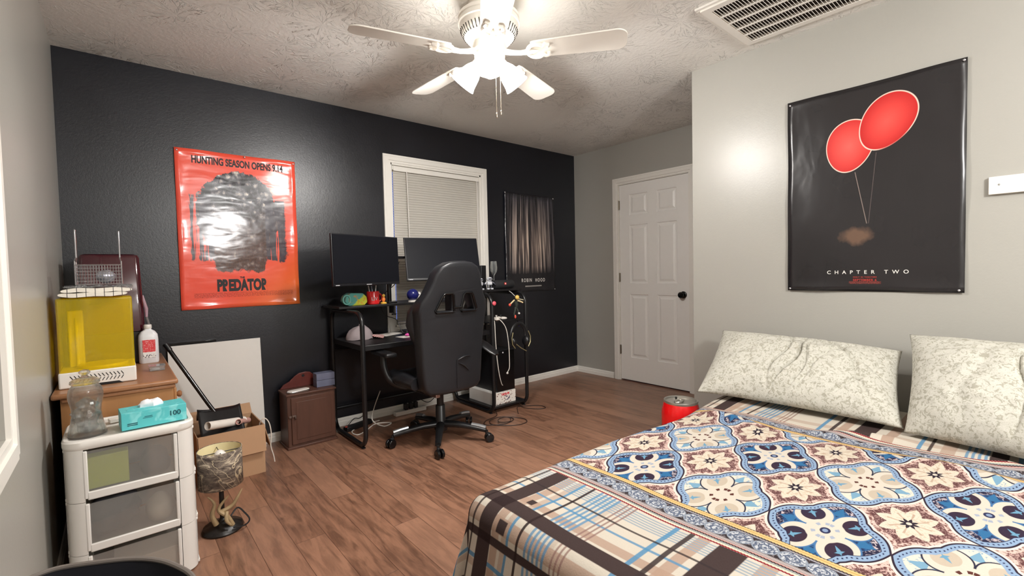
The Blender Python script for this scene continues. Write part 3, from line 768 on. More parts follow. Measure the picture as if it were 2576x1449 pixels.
    sq = g.mx(g.mul(g.band(v, 1.025, .012, .003), g.band(u, 1.152, .014, .003)), g.mul(g.band(v, 1.025, .018, .003), g.band(u, 1.02, .018, .003)))
    pl = g.mix(sq, pl, dk)
    # ---- borders (w = distance from the field outwards, mirrored)
    w = g.sub(g.ab(g.sub(u, 1.925)), .435)             # 0 at field edge, .13 at the outer red line
    pv = g.m_('PINGPONG', g.div(v, .062), 1.0)
    bandc = g.sub(w, .060)
    oval = g.ln(g.div(bandc, .026), g.div(g.sub(pv, .5), .48))
    paz = g.mix(g.gt(g.noise(P, 130, 3, .7), .5, .06), L(92, 104, 126), L(212, 214, 216))
    dkp = g.mix(g.gt(g.noise(P, 110, 3, .7), .55, .06), L(44, 34, 38), L(132, 122, 124))
    br = g.mix(g.lt(oval, 1.0, .06), dkp, paz); br = g.mix(g.band(oval, 1.02, .06, .03), br, L(150, 160, 172)); br = g.mix(g.band(oval, .5, .07, .04), br, L(96, 108, 130))
    saw = g.mul(g.m_('PINGPONG', g.mul(v, 260), 1.0), .0022)
    def bs(col, c_, hw, k, teeth=False): return g.mix(g.lt(g.ab(g.sub(g.add(w, saw) if teeth else w, c_)), hw, .0012), col, k)
    br = bs(br, .012, .016, L(238, 200, 134)); br = bs(br, .012, .0018, L(206, 160, 92)); br = bs(br, .001, .0028, L(58, 40, 40), True); br = bs(br, .026, .0028, L(58, 52, 62), True)
    br = bs(br, .031, .0022, L(176, 176, 184)); br = bs(br, .0345, .0014, L(70, 62, 74)); 
    br = g.mix(g.gt(w, .088, .001), br, L(222, 210, 200))
    for c_, k in ((.090, L(110, 104, 112)), (.0945, L(150, 136, 140)), (.099, L(120, 96, 100))): br = bs(br, c_, .0012, k)
    br = bs(br, .105, .003, L(206, 150, 140)); br = bs(br, .110, .0024, L(40, 26, 34), True); br = bs(br, .116, .002, L(140, 160, 156), True); br = bs(br, .122, .0045, L(240, 222, 196)); br = bs(br, .129, .0030, L(150, 30, 44), True)
    col = g.mix(g.gt(w, 0.0, .001), fld, br); col = g.mix(g.gt(w, .131, .001), col, pl)
    col = g.mix(g.mul(fz, .14), col, L(120, 110, 104))
    col = g.mix(1.0, col, g.scale(col, (.66, .67, .69)))
    g.bump(g.add(g.mul(fz, .8), g.mul(g.noise(P, 30, 3), .6)), .30, .004)
    return g.fin(col, .92, Specular_IOR_Level=.15)
M_BLANK = blanket_mat()
def fold(x, y):
    n = mnoise.noise(Vector((x*2.2, y*2.6, .3)))*.010+mnoise.noise(Vector((x*6, y*5, 4)))*.004
    # ridges near the pillows
    rdg = math.exp(-((x-2.42-.10*sin(y*5)-.03)/.035)**2)*.022*(.5+.5*sin(y*13+1))
    rdg += math.exp(-((x-2.30-.06*sin(y*7))/.03)**2)*.013*(.5+.5*sin(y*9))
    return n+rdg
def blanket():
    u0, u1, v0, v1 = EX0-.42, 3.02, -.75, EY1+.42
    nu, nv = 236, 232; vs = []; uvs = []
    for i in range(nu+1):
        for j in range(nv+1):
            a = u0+(u1-u0)*i/nu; b = v0+(v1-v0)*j/nv
            EY = EY1-.035*math.exp(-((a-2.25)/.30)**2); dx = max(0, EX0-a); dy = max(0, b-EY); dd = hypot(dx, dy)
            dy2 = max(0, -.33-b)
            if dy2 > 0: dd = hypot(dx, dy2)
            if dd > 0:
                q = dd/RD
                if q < pi/2: out = RD*sin(q); dr = RD*(1-cos(q))
                else:
                    e = dd-RD*pi/2; out = RD+e*.16; dr = RD+e*.985
                    ang_ = atan2(dy+dy2, dx)
                    per = (b if dx > 0 else a)
                    out += e*.10*sin(per*15+2*sin(per*4)+ang_*4)+e*.04*sin(per*34)
                ux, uy = dx/dd, (dy-dy2)/dd if (dy or dy2) else 0
                x = (EX0 if dx > 0 else a)-ux*out; y = (EY if dy > 0 else (-.33 if dy2 > 0 else b))+uy*out; z = BZT-dr
            else: x, y, z = a, b, BZT
            k = max(0, 1-dd/.1)
            z += fold(a, b)*k-.012*k*math.exp(-((a-2.25)/.30)**2-((b-1.15)/.12)**2)
            z = max(z, .012)
            vs.append((x, y, z)); uvs.append((a, b))
    m = MB(); fs = [(i*(nv+1)+j, (i+1)*(nv+1)+j, (i+1)*(nv+1)+j+1, i*(nv+1)+j+1) for i in range(nu) for j in range(nv)]
    me = bpy.data.meshes.new('blanket'); me.from_pydata(vs, [], fs)
    uvl = me.uv_layers.new(name='UVMap')
    for lp, ul in zip(me.loops, uvl.data): ul.uv = uvs[lp.vertex_index]
    me.materials.append(M_BLANK); me.shade_smooth()
    o = bpy.data.objects.new('blanket', me); COL.objects.link(o)
    s = o.modifiers.new('s', 'SOLIDIFY'); s.thickness = .006; s.offset = -1
    return tag(o, 'fleece blanket with blue medallions and brown plaid ends spread over the bed', 'blanket')
blanket()

def pillow_mat():
    g = G('floral_pillowcase'); P = g.objc()
    a = g.noise(P, 60, 3, .6, 1.2); b = g.noise(P, 95, 3, .6, 1.8); v = g.voro(P, 80)[0]
    c = g.mix(g.gt(a, .55, .06), lin(192, 190, 180), lin(160, 157, 144))
    c = g.mix(g.mul(g.band(b, .5, .018, .015), .5), c, lin(146, 142, 124))
    c = g.mix(g.mul(g.lt(v, .006, .004), .5), c, lin(170, 160, 138))
    g.bump(g.add(g.noise(P, 14, 4, .6), g.mul(g.noise(P, 400, 2), .1)), .25, .01)
    return g.fin(c, .88, Specular_IOR_Level=.2)
M_PIL = pillow_mat()
def pillow(name, label, BL, BR, TL, TR, th, seed):
    BL, BR, TL, TR = map(Vector, (BL, BR, TL, TR))
    nrm = (BR-BL).cross(TL-BL).normalized()
    if nrm.x > 0: nrm = -nrm          # towards the room
    back = -nrm
    m = MB(); N1, N2 = 150, 80
    def P(side):
        def f(a, b):
            u = a*2-1; v = b*2-1
            # edges pull in between the corners
            uu = u*(1-.045*(1-v*v)); vv = v*(1-.07*(1-u*u))
            s = (uu+1)/2; t = (vv+1)/2
            base = (BL*(1-s)+BR*s)*(1-t)+(TL*(1-s)+TR*s)*t
            k = max(0, (1-abs(u)**2.6))**.55*max(0, (1-abs(v)**2.4))**.6
            wr = 0
            for c0, sl, amp, wd in ((-.12, .10, .020, .014), (.02, .16, .026, .013), (.14, .12, .018, .012), (.30, .35, .014, .02), (.62, -.3, .020, .022), (.74, .35, .018, .02), (.80, -.5, .016, .025), (-.45, .15, .005, .05)):
                dd = u-c0-sl*v-.05*sin(v*4+seed+c0*9); wr -= amp*math.exp(-(dd/wd)**2)*max(0, 1-abs(v)**4)
            wr += .010*mnoise.noise(Vector((u*4+seed, v*4, side)))+.006*mnoise.noise(Vector((u*9+seed, v*11, side)))
            h = th*k*(.62 if side > 0 else .30)+wr*k*(1 if side > 0 else .3)
            return tuple(base+(nrm if side > 0 else back)*h)
        return f
    m.grid(P(1), N1, N2); m.grid(P(-1), N1, N2)
    o = m.build(name, M_PIL, None, ang=180)
    return tag(o, label, 'pillow', None)
pillow('pillow', 'long cream floral pillow nearest the closet corner, leaning on the wall', (2.60, 1.262, .482), (2.66, .40, .476), (3.03, 1.318, .770), (3.035, .468, .742), .19, 1.3)
pillow('pillow', 'cream floral pillow with a deep vertical crease, beside the long pillow', (2.62, .392, .474), (2.36, -.42, .480), (3.02, .440, .826), (3.03, -.42, .800), .23, 4.2)

# red can-shaped bin behind the bed
cc = (2.700, 1.415)
can = thing('can_shaped_cooler', (cc[0], cc[1], 0), 'oversized red drink can with silver lid standing beside the bed', 'novelty can')
R0 = .108; ZT = .385
g = G('red_can_paint'); n = g.noise(g.pos(), 12, 2); M_RED = g.fin(g.mix(n, lin(214, 12, 16), lin(228, 24, 26)), .25, .0, Coat_Weight=.5)
M_ALU = pm('can_lid_silver', (196, 192, 184), .32, .85)
MB().lathe([(R0*.80, .004), (R0*.9, .02), (R0, .05), (R0, ZT-.075), (R0*.985, ZT-.06), (R0*.90, ZT-.022), (R0*.865, ZT-.010)], (cc[0], cc[1], 0), 64).build('can_body', M_RED, can)
MB().lathe([(R0*.865, ZT-.012), (R0*.89, ZT-.004), (R0*.87, ZT+.003), (R0*.83, ZT+.001), (R0*.81, ZT-.010), (R0*.5, ZT-.008), (1e-5, ZT-.007)], (cc[0], cc[1], 0), 64).build('can_lid', M_ALU, can)
m = MB(); da = rad(150); tx, ty = cc[0]+.01, cc[1]+.0
m.tube([(tx-.03+.032*cos(a)*1.0, ty+.018*sin(a), ZT-.001) for a in [2*pi*k/20 for k in range(20)]], .005, 8, closed=True)
m.ell((tx+.012, ty, ZT-.003), (.012, .010, .004)); m.build('pull_tab', M_ALU, can)
MB().b2((cc[0]+.03, cc[1]+.045, ZT-.008), (cc[0]+.04, cc[1]+.055, ZT+.004)).build('lid_notch', M_BLACKP, can)

# ------------------------------------------------------------------ computer desk
desk = thing('computer_desk', (2.14, 3.22, 0), 'black metal-framed computer desk with raised shelf and side tower under the window', 'desk')
M_BOARD = pm('black_laminate', (22, 21, 23), .38, var=.2, nsc=14, bump=.06, bsc=300)
def side_loop(x, ztop, r=.0155):
    lp = rrect(2.94, .0165, 3.50, ztop, .085, 7)
    return MB().tube([(x, a, b) for a, b in lp], r, 12, closed=True)
for x, zt in ((1.43, .905), (2.507, .975), (2.868, .975)): side_loop(x, zt).build('side_frame', M_BLACKM, desk)
MB().b2((1.436, 2.955, .652), (2.50, 3.50, .688)).build('desktop', M_BOARD, desk, bevel=.003)
MB().b2((1.375, 3.19, .922), (2.505, 3.515, .940)).build('raised_shelf', M_BOARD, desk, bevel=.003)
MB().b2((2.455, 3.03, .992), (2.905, 3.515, 1.010)).build('tower_top', M_BOARD, desk, bevel=.003)
MB().b2((2.50, 2.97, .738), (2.875, 3.45, .752)).build('tower_shelf', M_BOARD, desk, bevel=.003)
MB().b2((2.50, 2.96, .034), (2.875, 3.48, .052)).build('tower_shelf', M_BOARD, desk, bevel=.003)
for z in (.60, .16): MB().tube([(1.43, 3.50, z), (2.868, 3.50, z)], .011, 8).build('rear_crossbar', M_BLACKM, desk)
for x in (1.43, 2.507, 2.868): MB().lathe([(.014, 0), (.014, .006), (.008, .010)], (x, 2.985, 0), 16).build('levelling_foot', M_BLACKP, desk)

M_SCR = pm('dark_screen', (22, 23, 28), .42, var=.05, Specular_IOR_Level=.10)
M_BEZ = pm('monitor_bezel', (26, 26, 30), .35)
M_MARK = pm('pale_badge', (205, 205, 210), .4)
def monitor(label, c, yaw, tilt, w, h):
    t = thing('computer_monitor', c, label, 'monitor', 'monitors above the desk', rz=yaw)
    R = Matrix.Rotation(tilt, 4, 'X')
    m = MB(); m.box((0, .010, 0), (w, .016, h), R); m.build('monitor_case', M_BEZ, t, bevel=.004, local=True)
    m = MB(); m.box((0, .035, -.01), (w*.62, .04, h*.6), R); m.build('rear_housing', M_BLACKP, t, bevel=.015, local=True)
    m = MB(); m.box((0, .0008, .006), (w-.014, .003, h-.026), R); m.build('screen', M_SCR, t, local=True, smooth=False)
    m = MB()
    m.box((-w/2+.030, -.0002, -h/2+.007), (.030, .002, .004), R); m.build('badge', M_MARK, t, local=True, smooth=False)
    m = MB(); m.box((-.0, .0012, -h/2+.006), (.045, .002, .004), R); m.build('badge', M_MARK, t, local=True, smooth=False)
    return t
monitor('left black flat monitor, turned inward, above the small colourful items on the shelf', (1.531, 3.044, 1.256), .326, -.03, .578, .34)
monitor('right black flat monitor in front of the window blinds, behind the chair headrest', (2.205, 3.161, 1.272), -.238, -.245, .61, .345)
arm = thing('monitor_mount', (1.80, 3.30, .94), 'black twin monitor arm clamped to the raised desk shelf', 'monitor arm')
MB().cyl((1.80, 3.30, .94), (1.80, 3.30, 1.34), .0165, n=20).build('pole', M_BLACKM, arm)
m = MB(); m.b2((1.765, 3.24, .9405), (1.835, 3.34, .950)); m.build('clamp_plate', M_BLACKM, arm, bevel=.003)
m = MB(); m.b2((1.785, 3.25, .865), (1.815, 3.28, .9215)); m.cyl((1.80, 3.23, .86), (1.80, 3.23, .9215), .006, n=10); m.cyl((1.80, 3.23, .852), (1.80, 3.23, .862), .018, n=16); m.build('clamp_screw', M_BLACKM, arm)
def armseg(pts): return MB().tube(pts, .016, 8, flat=.7).build('arm_segment', M_BLACKP, arm)
armseg([(1.80, 3.30, 1.265), (1.72, 3.26, 1.265), (1.60, 3.14, 1.262)])
armseg([(1.80, 3.30, 1.285), (1.98, 3.31, 1.285), (2.18, 3.25, 1.275)])
m = MB(); m.ell((1.80, 3.30, 1.265), (.026, .026, .03)); m.ell((1.80, 3.30, 1.30), (.024, .024, .018)); m.build('arm_collar', M_BLACKP, arm)
def cable(name, label, pts, r, mat, cat='cable', n=8, group=None):
    o = MB().tube(smooth_path(pts, n), r, 7).build(name, mat)
    return tag(o, label, cat, group)
M_CABB = pm('black_cable', (20, 19, 20), .5); M_CABW = pm('white_cable', (222, 216, 206), .5); M_CABN = pm('brown_black_cable', (46, 30, 24), .5)
cable('monitor_cable', 'thin black cable looping down from the left monitor past the window casing', [(1.74, 3.16, 1.18), (1.83, 3.24, 1.10), (1.80, 3.33, 1.03), (1.74, 3.36, .97), (1.72, 3.36, .944)], .003, M_CABB)
cable('monitor_cable', 'thin black cable drooping between the two monitors', [(1.84, 3.20, 1.25), (1.845, 3.27, 1.17), (1.835, 3.31, 1.10), (1.827, 3.33, 1.05)], .003, M_CABB)
cable('monitor_cable', 'black cable hanging below the raised shelf to the keyboard', [(1.77, 3.40, .92), (1.80, 3.38, .84), (1.88, 3.36, .80), (1.90, 3.32, .72), (1.91, 3.30, .695)], .003, M_CABB)

# ---- things on the raised shelf
SZ = .940
t = thing('glasses_case', (1.505, 3.25, SZ), 'teal and lime faceted plastic tub on the left end of the raised shelf', 'tub')
g = G('teal_lime_plastic'); x, y, z = g.xyz(g.objc()); n = g.noise(g.objc(), 30, 3)
col = g.mix(g.gt(g.add(g.add(x, g.mul(z, -1.2)), g.mul(n, .06)), -.005, .01), lin(98, 168, 158), lin(206, 214, 76)); col = g.mix(g.mul(g.gt(n, .6, .05), .6), col, lin(222, 150, 60))
M_TUB = g.fin(col, .2)
pr = [(-.055, 0), (.060, 0), (.082, .022), (.078, .058), (.052, .086), (-.035, .090), (-.072, .070), (-.082, .030)]
MB().prism([(1.505+a, SZ+b) for a, b in pr], 3.205, 3.30, 'Y').build('tub_body', M_TUB, t, bevel=.008, seg=3)
MB().tube([(1.505+a, 3.200, SZ+b) for a, b in [(-.070+.026*cos(q), .045+.032*sin(q)) for q in [2*pi*k/16 for k in range(16)]]], .005, 8, closed=True).build('tub_rim', pm('teal_rim', (120, 190, 180), .25), t)
t = thing('mug', (1.650, 3.255, SZ), 'red mug with white LIV lettering, holding pens, on the raised shelf', 'mug')
M_MUG = pm('red_glaze', (206, 34, 38), .18)
m = MB(); m.lathe([(.040, 0), (.044, .004), (.045, .090), (.043, .094), (.041, .090), (.040, .008), (1e-5, .007)], (1.650, 3.255, SZ), 36, cap=False); m.build('mug_body', M_MUG, t)
MB().tube([(1.650+.043+.028*sin(q), 3.255+.006, SZ+.047+.030*cos(q)) for q in [pi*k/12 for k in range(13)]], .006, 8).build('mug_handle', M_MUG, t)
MW = pm('white_decal', (240, 238, 235), .4)
def mugpost(c):
    dx = c.x-1.650; a = dx/.0455-rad(38)*1.0; rr = .0455+.0006
    return Vector((1.650+rr*sin(a+rad(5)), 3.255-rr*cos(a+rad(5)), c.z))
text_mesh('team_lettering', 'LIV', MW, t, wallM((1.668, 0, SZ+.030), (1, 0, 0)), .034, .0008, 1.0, 1.0, post=mugpost)
for k, (dx, dy, a, c_) in enumerate(((-.02, .01, -8, (200, 200, 205)), (.0, .02, 3, (60, 60, 70)), (.015, -.005, 10, (235, 235, 235)), (-.005, -.012, -3, (120, 130, 150)))):
    p0 = Vector((1.650+dx*.5, 3.255+dy*.5, SZ+.012)); p1 = p0+Vector((sin(rad(a))*.125, .008, .125))
    o = MB().cyl(p0, p1, .0038, n=8).build('pen', pm('pen_plastic_%s' % ['grey', 'dark', 'white', 'blue'][k], c_, .3))
    tag(o, ['silver pen leaning left in the red mug', 'dark pen upright in the red mug', 'white pen leaning right in the red mug', 'blue-grey pen at the front of the red mug'][k], 'pen', 'pens in the red mug')
t = thing('toy_figurine', (1.722, 3.235, SZ), 'small orange and yellow toy figure beside the red mug handle', 'toy')
MO = pm('orange_toy', (232, 130, 60), .35); MY = pm('yellow_toy', (236, 190, 80), .35)
MB().lathe([(.022, 0), (.024, .006), (.016, .012), (1e-5, .014)], (1.722, 3.235, SZ), 20).build('toy_base', MY, t)
MB().ell((1.722, 3.235, SZ+.032), (.014, .012, .020)).build('toy_body', MO, t)
MB().ell((1.722, 3.233, SZ+.060), (.012, .011, .012)).build('toy_head', MY, t)
t = thing('ball_speaker', (1.955, 3.22, SZ), 'dark blue glossy ball on a small white stand on the raised shelf', 'ball')
MB().ell((1.955, 3.22, SZ+.056), (.046, .046, .046), 32, 20).build('ball', pm('navy_ball', (28, 34, 104), .2, bump=.2, bsc=120), t)
MB().lathe([(.036, 0), (.036, .010), (.024, .014), (.018, .016)], (1.955, 3.22, SZ), 28).build('ball_stand', M_WPLAST, t)
t = thing('white_figurine', (2.02, 3.24, SZ), 'small white egg-shaped figure right of the blue ball', 'figurine')
MB().lathe([(.018, 0), (.024, .02), (.022, .05), (.012, .07), (1e-5, .076)], (2.02, 3.24, SZ), 20).build('figure_body', M_WPLAST, t)
MB().ell((2.012, 3.222, SZ+.052), (.005, .004, .005)).build('eye', M_BLACKP, t)

# ---- things on the desktop
DTZ = .688
t = thing('baseball_cap', (1.575, 3.30, DTZ), 'grey-pink fabric cap lying on the left of the desktop', 'cap')
M_CAP = pm('grey_pink_cloth', (150, 138, 140), .9, bump=.3, bsc=60)
def capf(a, b):
    th = a*2*pi; ph = b*pi/2; r = 1-.04*sin(th*3); n = .006*mnoise.noise(Vector((cos(th)*2, sin(th)*2, b*3)))
    return (1.560+(.098*r+n)*cos(th)*cos(ph), 3.31+(.085*r+n)*sin(th)*cos(ph), DTZ+.002+.105*sin(ph)*(.92+.08*cos(th))+n)
MB().grid(capf, 36, 12).build('cap_crown', M_CAP, t)
g = G('striped_brim'); x, y, z = g.xyz(g.objc()); M_BR = g.fin(g.mix(g.gt(g.m_('SINE', g.mul(y, 420)), 0, .2), lin(222, 214, 208), lin(170, 50, 56)), .8)
MB().grid(lambda a, b: (1.635+.085*b*cos((a-.5)*2.0), 3.27+.085*(b+.3)*sin((a-.5)*2.0), DTZ+.016+.012*sin(a*pi)-.010*b), 14, 6).build('cap_brim', M_BR, t, thick=.004)
M_PAPER = pm('white_paper', (232, 226, 218), .7)
for (cx_, cy_, a, w_, h_, lb) in ((1.83, 3.38, .35, .21, .13, 'white paper sheet on the desktop behind the pink pouch'), (1.93, 3.16, .15, .28, .10, 'white paper sheet under the pink pouch on the desktop')):
    o = MB().box((cx_, cy_, DTZ+.0012), (w_, h_, .0012), rz=a).build('paper_sheet', M_PAPER); tag(o, lb, 'paper', 'papers on the desktop')
t = thing('marker_pouch', (1.90, 3.16, DTZ+.002), 'bright pink highlighter pouch lying on the white papers', 'pouch')
MB().ell((1.90, 3.16, DTZ+.014), (.055, .022, .012), M=Matrix.Rotation(rad(8), 4, 'Z')).build('pouch_body', pm('hot_pink', (230, 84, 176), .4), t)
MB().ell((1.945, 3.168, DTZ+.014), (.016, .014, .011)).build('pouch_cap', pm('deep_pink', (206, 50, 150), .4), t)
kb = thing('keyboard', (2.12, 3.33, DTZ), 'black computer keyboard on the desktop behind the chair', 'keyboard', rz=rad(-3))
MB().box((0, 0, .010), (.40, .13, .018)).build('keyboard_case', M_BLACKP, kb, bevel=.004, local=True)
M_KEY = pm('key_caps', (34, 34, 38), .5)
for r_ in range(5):
    for k in range(14): MB().box((-.182+k*.028, -.048+r_*.024, .0225), (.023, .019, .007)).build('key', M_KEY, kb, bevel=.002, seg=1, local=True)

# ---- things on the tower
TZ = 1.010
t = thing('bluetooth_speaker', (2.76, 3.10, TZ), 'black cylindrical speaker with a small red badge on top of the desk tower', 'speaker')
g = G('speaker_fabric'); g.bump(g.voro(g.objc(), 500)[0], .5, .002); M_SPK = g.fin(lin(24, 24, 27), .8)
MB().lathe([(1e-5, -.105), (.030, -.104), (.037, -.094), (.038, 0), (.037, .094), (.030, .104), (1e-5, .105)], (2.76, 3.10, TZ+.038), 36, M=Matrix.Rotation(pi/2, 4, 'Y')).build('speaker_body', M_SPK, t)
MB().box((2.755, 3.0625, TZ+.045), (.020, .004, .018)).build('badge', pm('red_badge', (220, 60, 56), .4), t, smooth=False)
MB().box((2.755, 3.0600, TZ+.045), (.008, .002, .010)).build('badge_mark', pm('white_badge', (238, 236, 230), .4), t, smooth=False)
M_SIL = pm('toy_silver_white', (206, 208, 214), .3, .2); M_DKG = pm('toy_dark_grey', (60, 62, 72), .4)
def robot(px, py, label, s=1.0, a=0):
    t = thing('toy_robot', (px, py, TZ), label, 'toy robot', 'toy robots on the desk tower', rz=a)
    b = lambda n, c, d, mt, bv=.003: MB().box([q*s for q in c], [q*s for q in d]).build(n, mt, t, bevel=bv*s, local=True)
    for sx in (-1, 1):
        b('foot', (sx*.016, -.006, .006), (.020, .034, .012), M_SIL); b('leg', (sx*.014, 0, .024), (.010, .012, .030), M_DKG)
        MB().tube([(sx*.026*s, 0, .058*s), (sx*.040*s, -.008*s, .046*s), (sx*.040*s, -.026*s, .040*s)], .006*s, 8).build('arm', M_DKG if sx > 0 else M_SIL, t, local=True)
    b('torso', (0, 0, .050), (.042, .030, .030), M_SIL, .006); MB().ell((0, -.002, .082*s), (.024*s, .020*s, .018*s)).build('head', M_SIL, t, local=True)
    MB().box((0, -.020*s, .084*s), (.028*s, .006*s, .010*s)).build('visor', M_DKG, t, bevel=.002, local=True)
robot(2.508, 3.09, 'left white toy robot with a blue-grey visor on the desk tower', 1.0, .2)
robot(2.612, 3.10, 'right white toy robot next to the black speaker on the desk tower', 1.05, -.3)
t = thing('wine_glass', (2.755, 3.22, TZ), 'clear stemmed glass standing behind the black speaker', 'glass')
gg = G('clear_glass'); gg.fin(lin(245, 250, 250), .03, Transmission_Weight=.92, IOR=1.3, Alpha=.55); M_GLASS = gg.m
m = MB(); m.lathe([(.030, 0), (.030, .002), (.004, .006), (.003, .11), (.012, .125), (.028, .150), (.032, .185), (.026, .240), (.0245, .240), (.030, .185), (.026, .152), (.008, .130), (1e-5, .128)], (2.755, 3.22, TZ), 32, cap=False); m.build('glass_bowl', M_GLASS, t)
o = MB().b2((2.640, 3.25, TZ), (2.695, 3.30, TZ+.205)).build('mini_speaker', M_BLACKP, bevel=.004); tag(o, 'narrow black upright box behind the toy robots', 'speaker box')
o = thing('card_stack', (2.44, 3.16, SZ), 'dark reddish trinket box on the shelf left of the toy robots', 'box')
MB().b2((2.405, 3.20, SZ), (2.448, 3.26, SZ+.075)).build('box_body', pm('dark_trinket', (70, 44, 48), .5, var=.4), o, bevel=.003)
# middle shelf
MZ = .752
t = thing('game_controller', (2.625, 3.02, MZ), 'white game controller lying on the tower shelf with a white cable', 'controller', rz=.3)
m = MB(); m.ell((0, 0, .020), (.050, .030, .014)); m.ell((-.050, -.022, .015), (.020, .036, .013), M=Matrix.Rotation(-.4, 4, 'Z')); m.ell((.050, -.022, .015), (.020, .036, .013), M=Matrix.Rotation(.4, 4, 'Z')); m.build('controller_body', pm('controller_white', (214, 208, 200), .3), t, local=True)
for x_ in (-.028, .022): MB().lathe([(.006, 0), (.005, .010), (.010, .012), (.009, .016), (1e-5, .015)], (x_, -.008 if x_ < 0 else -.018, .030), 16).build('thumbstick', M_WPLAST if x_ < 0 else M_BLACKP, t, local=True)
m = MB(); m.b2((2.845, 2.962, .715), (2.870, 2.975, .738)); 
t = thing('headset', (2.76, 2.90, .50), 'black and gold over-ear headset hanging from the tower shelf', 'headset')
M_GOLD = pm('tarnished_gold', (168, 158, 120), .35, .7)
MB().tube([(2.765+.080*cos(rad(a)), 2.915, .628+.092*sin(rad(a))) for a in range(-10, 191, 10)], .011, 10, flat=1.6).build('headband', M_BLACKP, t)
for s_, cx_ in ((-1, 2.690), (1, 2.835)):
    MB().ell((cx_, 2.905, .575), (.026, .038, .044), M=Matrix.Rotation(s_*rad(14), 4, 'Y')).build('ear_cup', M_BLACKP, t)
    MB().tube([(cx_+s_*.012, 2.885, .655), (cx_+s_*.030, 2.88, .610), (cx_+s_*.026, 2.878, .560), (cx_-s_*.0, 2.875, .525)], .0045, 8).build('cup_yoke', M_GOLD, t)
MB().tube([(2.70, 2.872, .56), (2.74, 2.86, .525), (2.79, 2.85, .495)], .0035, 6).build('boom_microphone', M_GOLD, t)
MB().tube([(2.765, 2.935, .720), (2.765, 2.945, .733)], .006, 8).build('hanging_hook', M_BLACKP, t)
# hanging figurine
t = thing('action_figure', (2.79, 2.96, .82), 'small action figure with pale arms and red gloves hung under the tower top', 'action figure')
M_SKIN = pm('pale_toy_skin', (226, 206, 160), .5); M_DRK = pm('dark_toy_clothes', (44, 50, 44), .6); M_REDT = pm('red_toy_glove', (216, 84, 66), .5)
MB().tube([(2.775, 2.96, .905), (2.785, 2.96, .880), (2.785, 2.96, .855)], [.017, .019, .013], 10).build('figure_torso', M_DRK, t)
MB().ell((2.792, 2.955, .937), (.019, .018, .020)).build('figure_head', pm('blond_toy_head', (226, 190, 100), .5), t)
MB().tube([(2.763, 2.96, .915), (2.735, 2.955, .900), (2.712, 2.95, .886)], [.007, .0065, .006], 8).build('figure_arm', M_SKIN, t)
MB().ell((2.703, 2.948, .880), (.012, .010, .013)).build('glove', M_REDT, t)
MB().tube([(2.797, 2.96, .912), (2.822, 2.955, .903), (2.850, 2.95, .890)], [.008, .007, .006], 8).build('figure_arm', M_SKIN, t)
MB().tube([(2.80, 2.948, .925), (2.862, 2.945, .912), (2.866, 2.945, .890)], .0035, 6).build('toy_staff', pm('cream_toy_staff', (222, 214, 186), .5), t)
MB().tube([(2.780, 2.96, .858), (2.795, 2.955, .830), (2.800, 2.95, .812)], [.009, .008, .007], 8).build('figure_leg', M_DRK, t)
MB().ell((2.800, 2.945, .802), (.008, .012, .009)).build('shoe', M_WPLAST, t)
MB().tube([(2.775, 2.96, .856), (2.768, 2.958, .825), (2.758, 2.96, .800), (2.765, 2.955, .772)], [.009, .008, .007, .006], 8).build('figure_leg', M_DRK, t)
MB().ell((2.764, 2.952, .776), (.008, .010, .016)).build('shoe', M_REDT, t)
MB().tube([(2.775, 2.965, .950), (2.772, 3.00, .975), (2.772, 3.04, .993)], .0025, 5).build('hanging_string', M_WPLAST, t)
o = MB().ell((2.512, 2.915, .905), (.018, .012, .018)).build('pink_knob', pm('coral_pink', (232, 92, 106), .4)); tag(o, 'small coral pink round magnet stuck on the inner tower post', 'magnet')
t = thing('blue_keychain', (2.80, 2.955, .70), 'small violet-blue tag hanging from the tower shelf edge', 'tag')
MB().ell((2.800, 2.95, .712), (.018, .008, .020)).build('tag_disc', pm('violet_blue', (62, 50, 190), .35), t)
MB().b2((2.796, 2.955, .726), (2.804, 2.968, .740)).build('tag_loop', M_BLACKP, t)
# lower shelf: game box and PC
g = G('game_box_print'); x, y, z = g.xyz(g.pos()); P = g.pos()
fl = g.noise(P, 55, 3, .6, .5); c = g.mix(g.gt(fl, .60, .02), lin(238, 232, 224), lin(120, 74, 62))
c = g.mix(g.mul(g.band(x, 2.67, .045, .002), g.band(z, .130, .010, .002)), c, g.mix(g.gt(g.noise(g.vec(g.mul(x, 160), 0, g.mul(z, 30)), 1, 1), .45, .03), lin(236, 226, 220), lin(214, 58, 66)))
c = g.mix(g.mul(g.gt(g.noise(P, 38, 2), .54, .03), g.mul(g.band(x, 2.685, .035, .004), g.band(z, .095, .018, .004))), c, lin(70, 60, 96))
c = g.mix(g.lt(y, 3.0, .002), lin(232, 228, 222), c)
M_GB = g.fin(c, .5)
o = MB().b2((2.545, 2.995, .052), (2.785, 3.34, .152)).build('board_game_box', M_GB, bevel=.001); tag(o, 'white board game box with red lettering on the bottom tower shelf', 'game box')
pc = thing('computer_tower', (2.69, 3.21, .152), 'black computer tower standing on the white game box', 'computer')
MB().b2((2.592, 3.01, .152), (2.790, 3.42, .500)).build('case_body', M_BLACKP, pc, bevel=.004)
MB().b2((2.596, 3.003, .156), (2.786, 3.011, .496)).build('front_panel', M_GLOSSB, pc, bevel=.002)
MB().lathe([(.006, 0), (.006, .003)], (2.66, 3.003, .48), 12, M=Matrix.Rotation(pi/2, 4, 'X')).build('power_button', M_MARK, pc)
def pxp(x, y, plane):          # (only used to space cable bends) point on the plane y=plane
    fx = (x-1288)/F_PX; fy = (y-724.5)/F_PX
    d = _f+_r2*fx-_u2*fy; k = (plane-CAM.y)/d.y; return tuple(CAM+d*k)
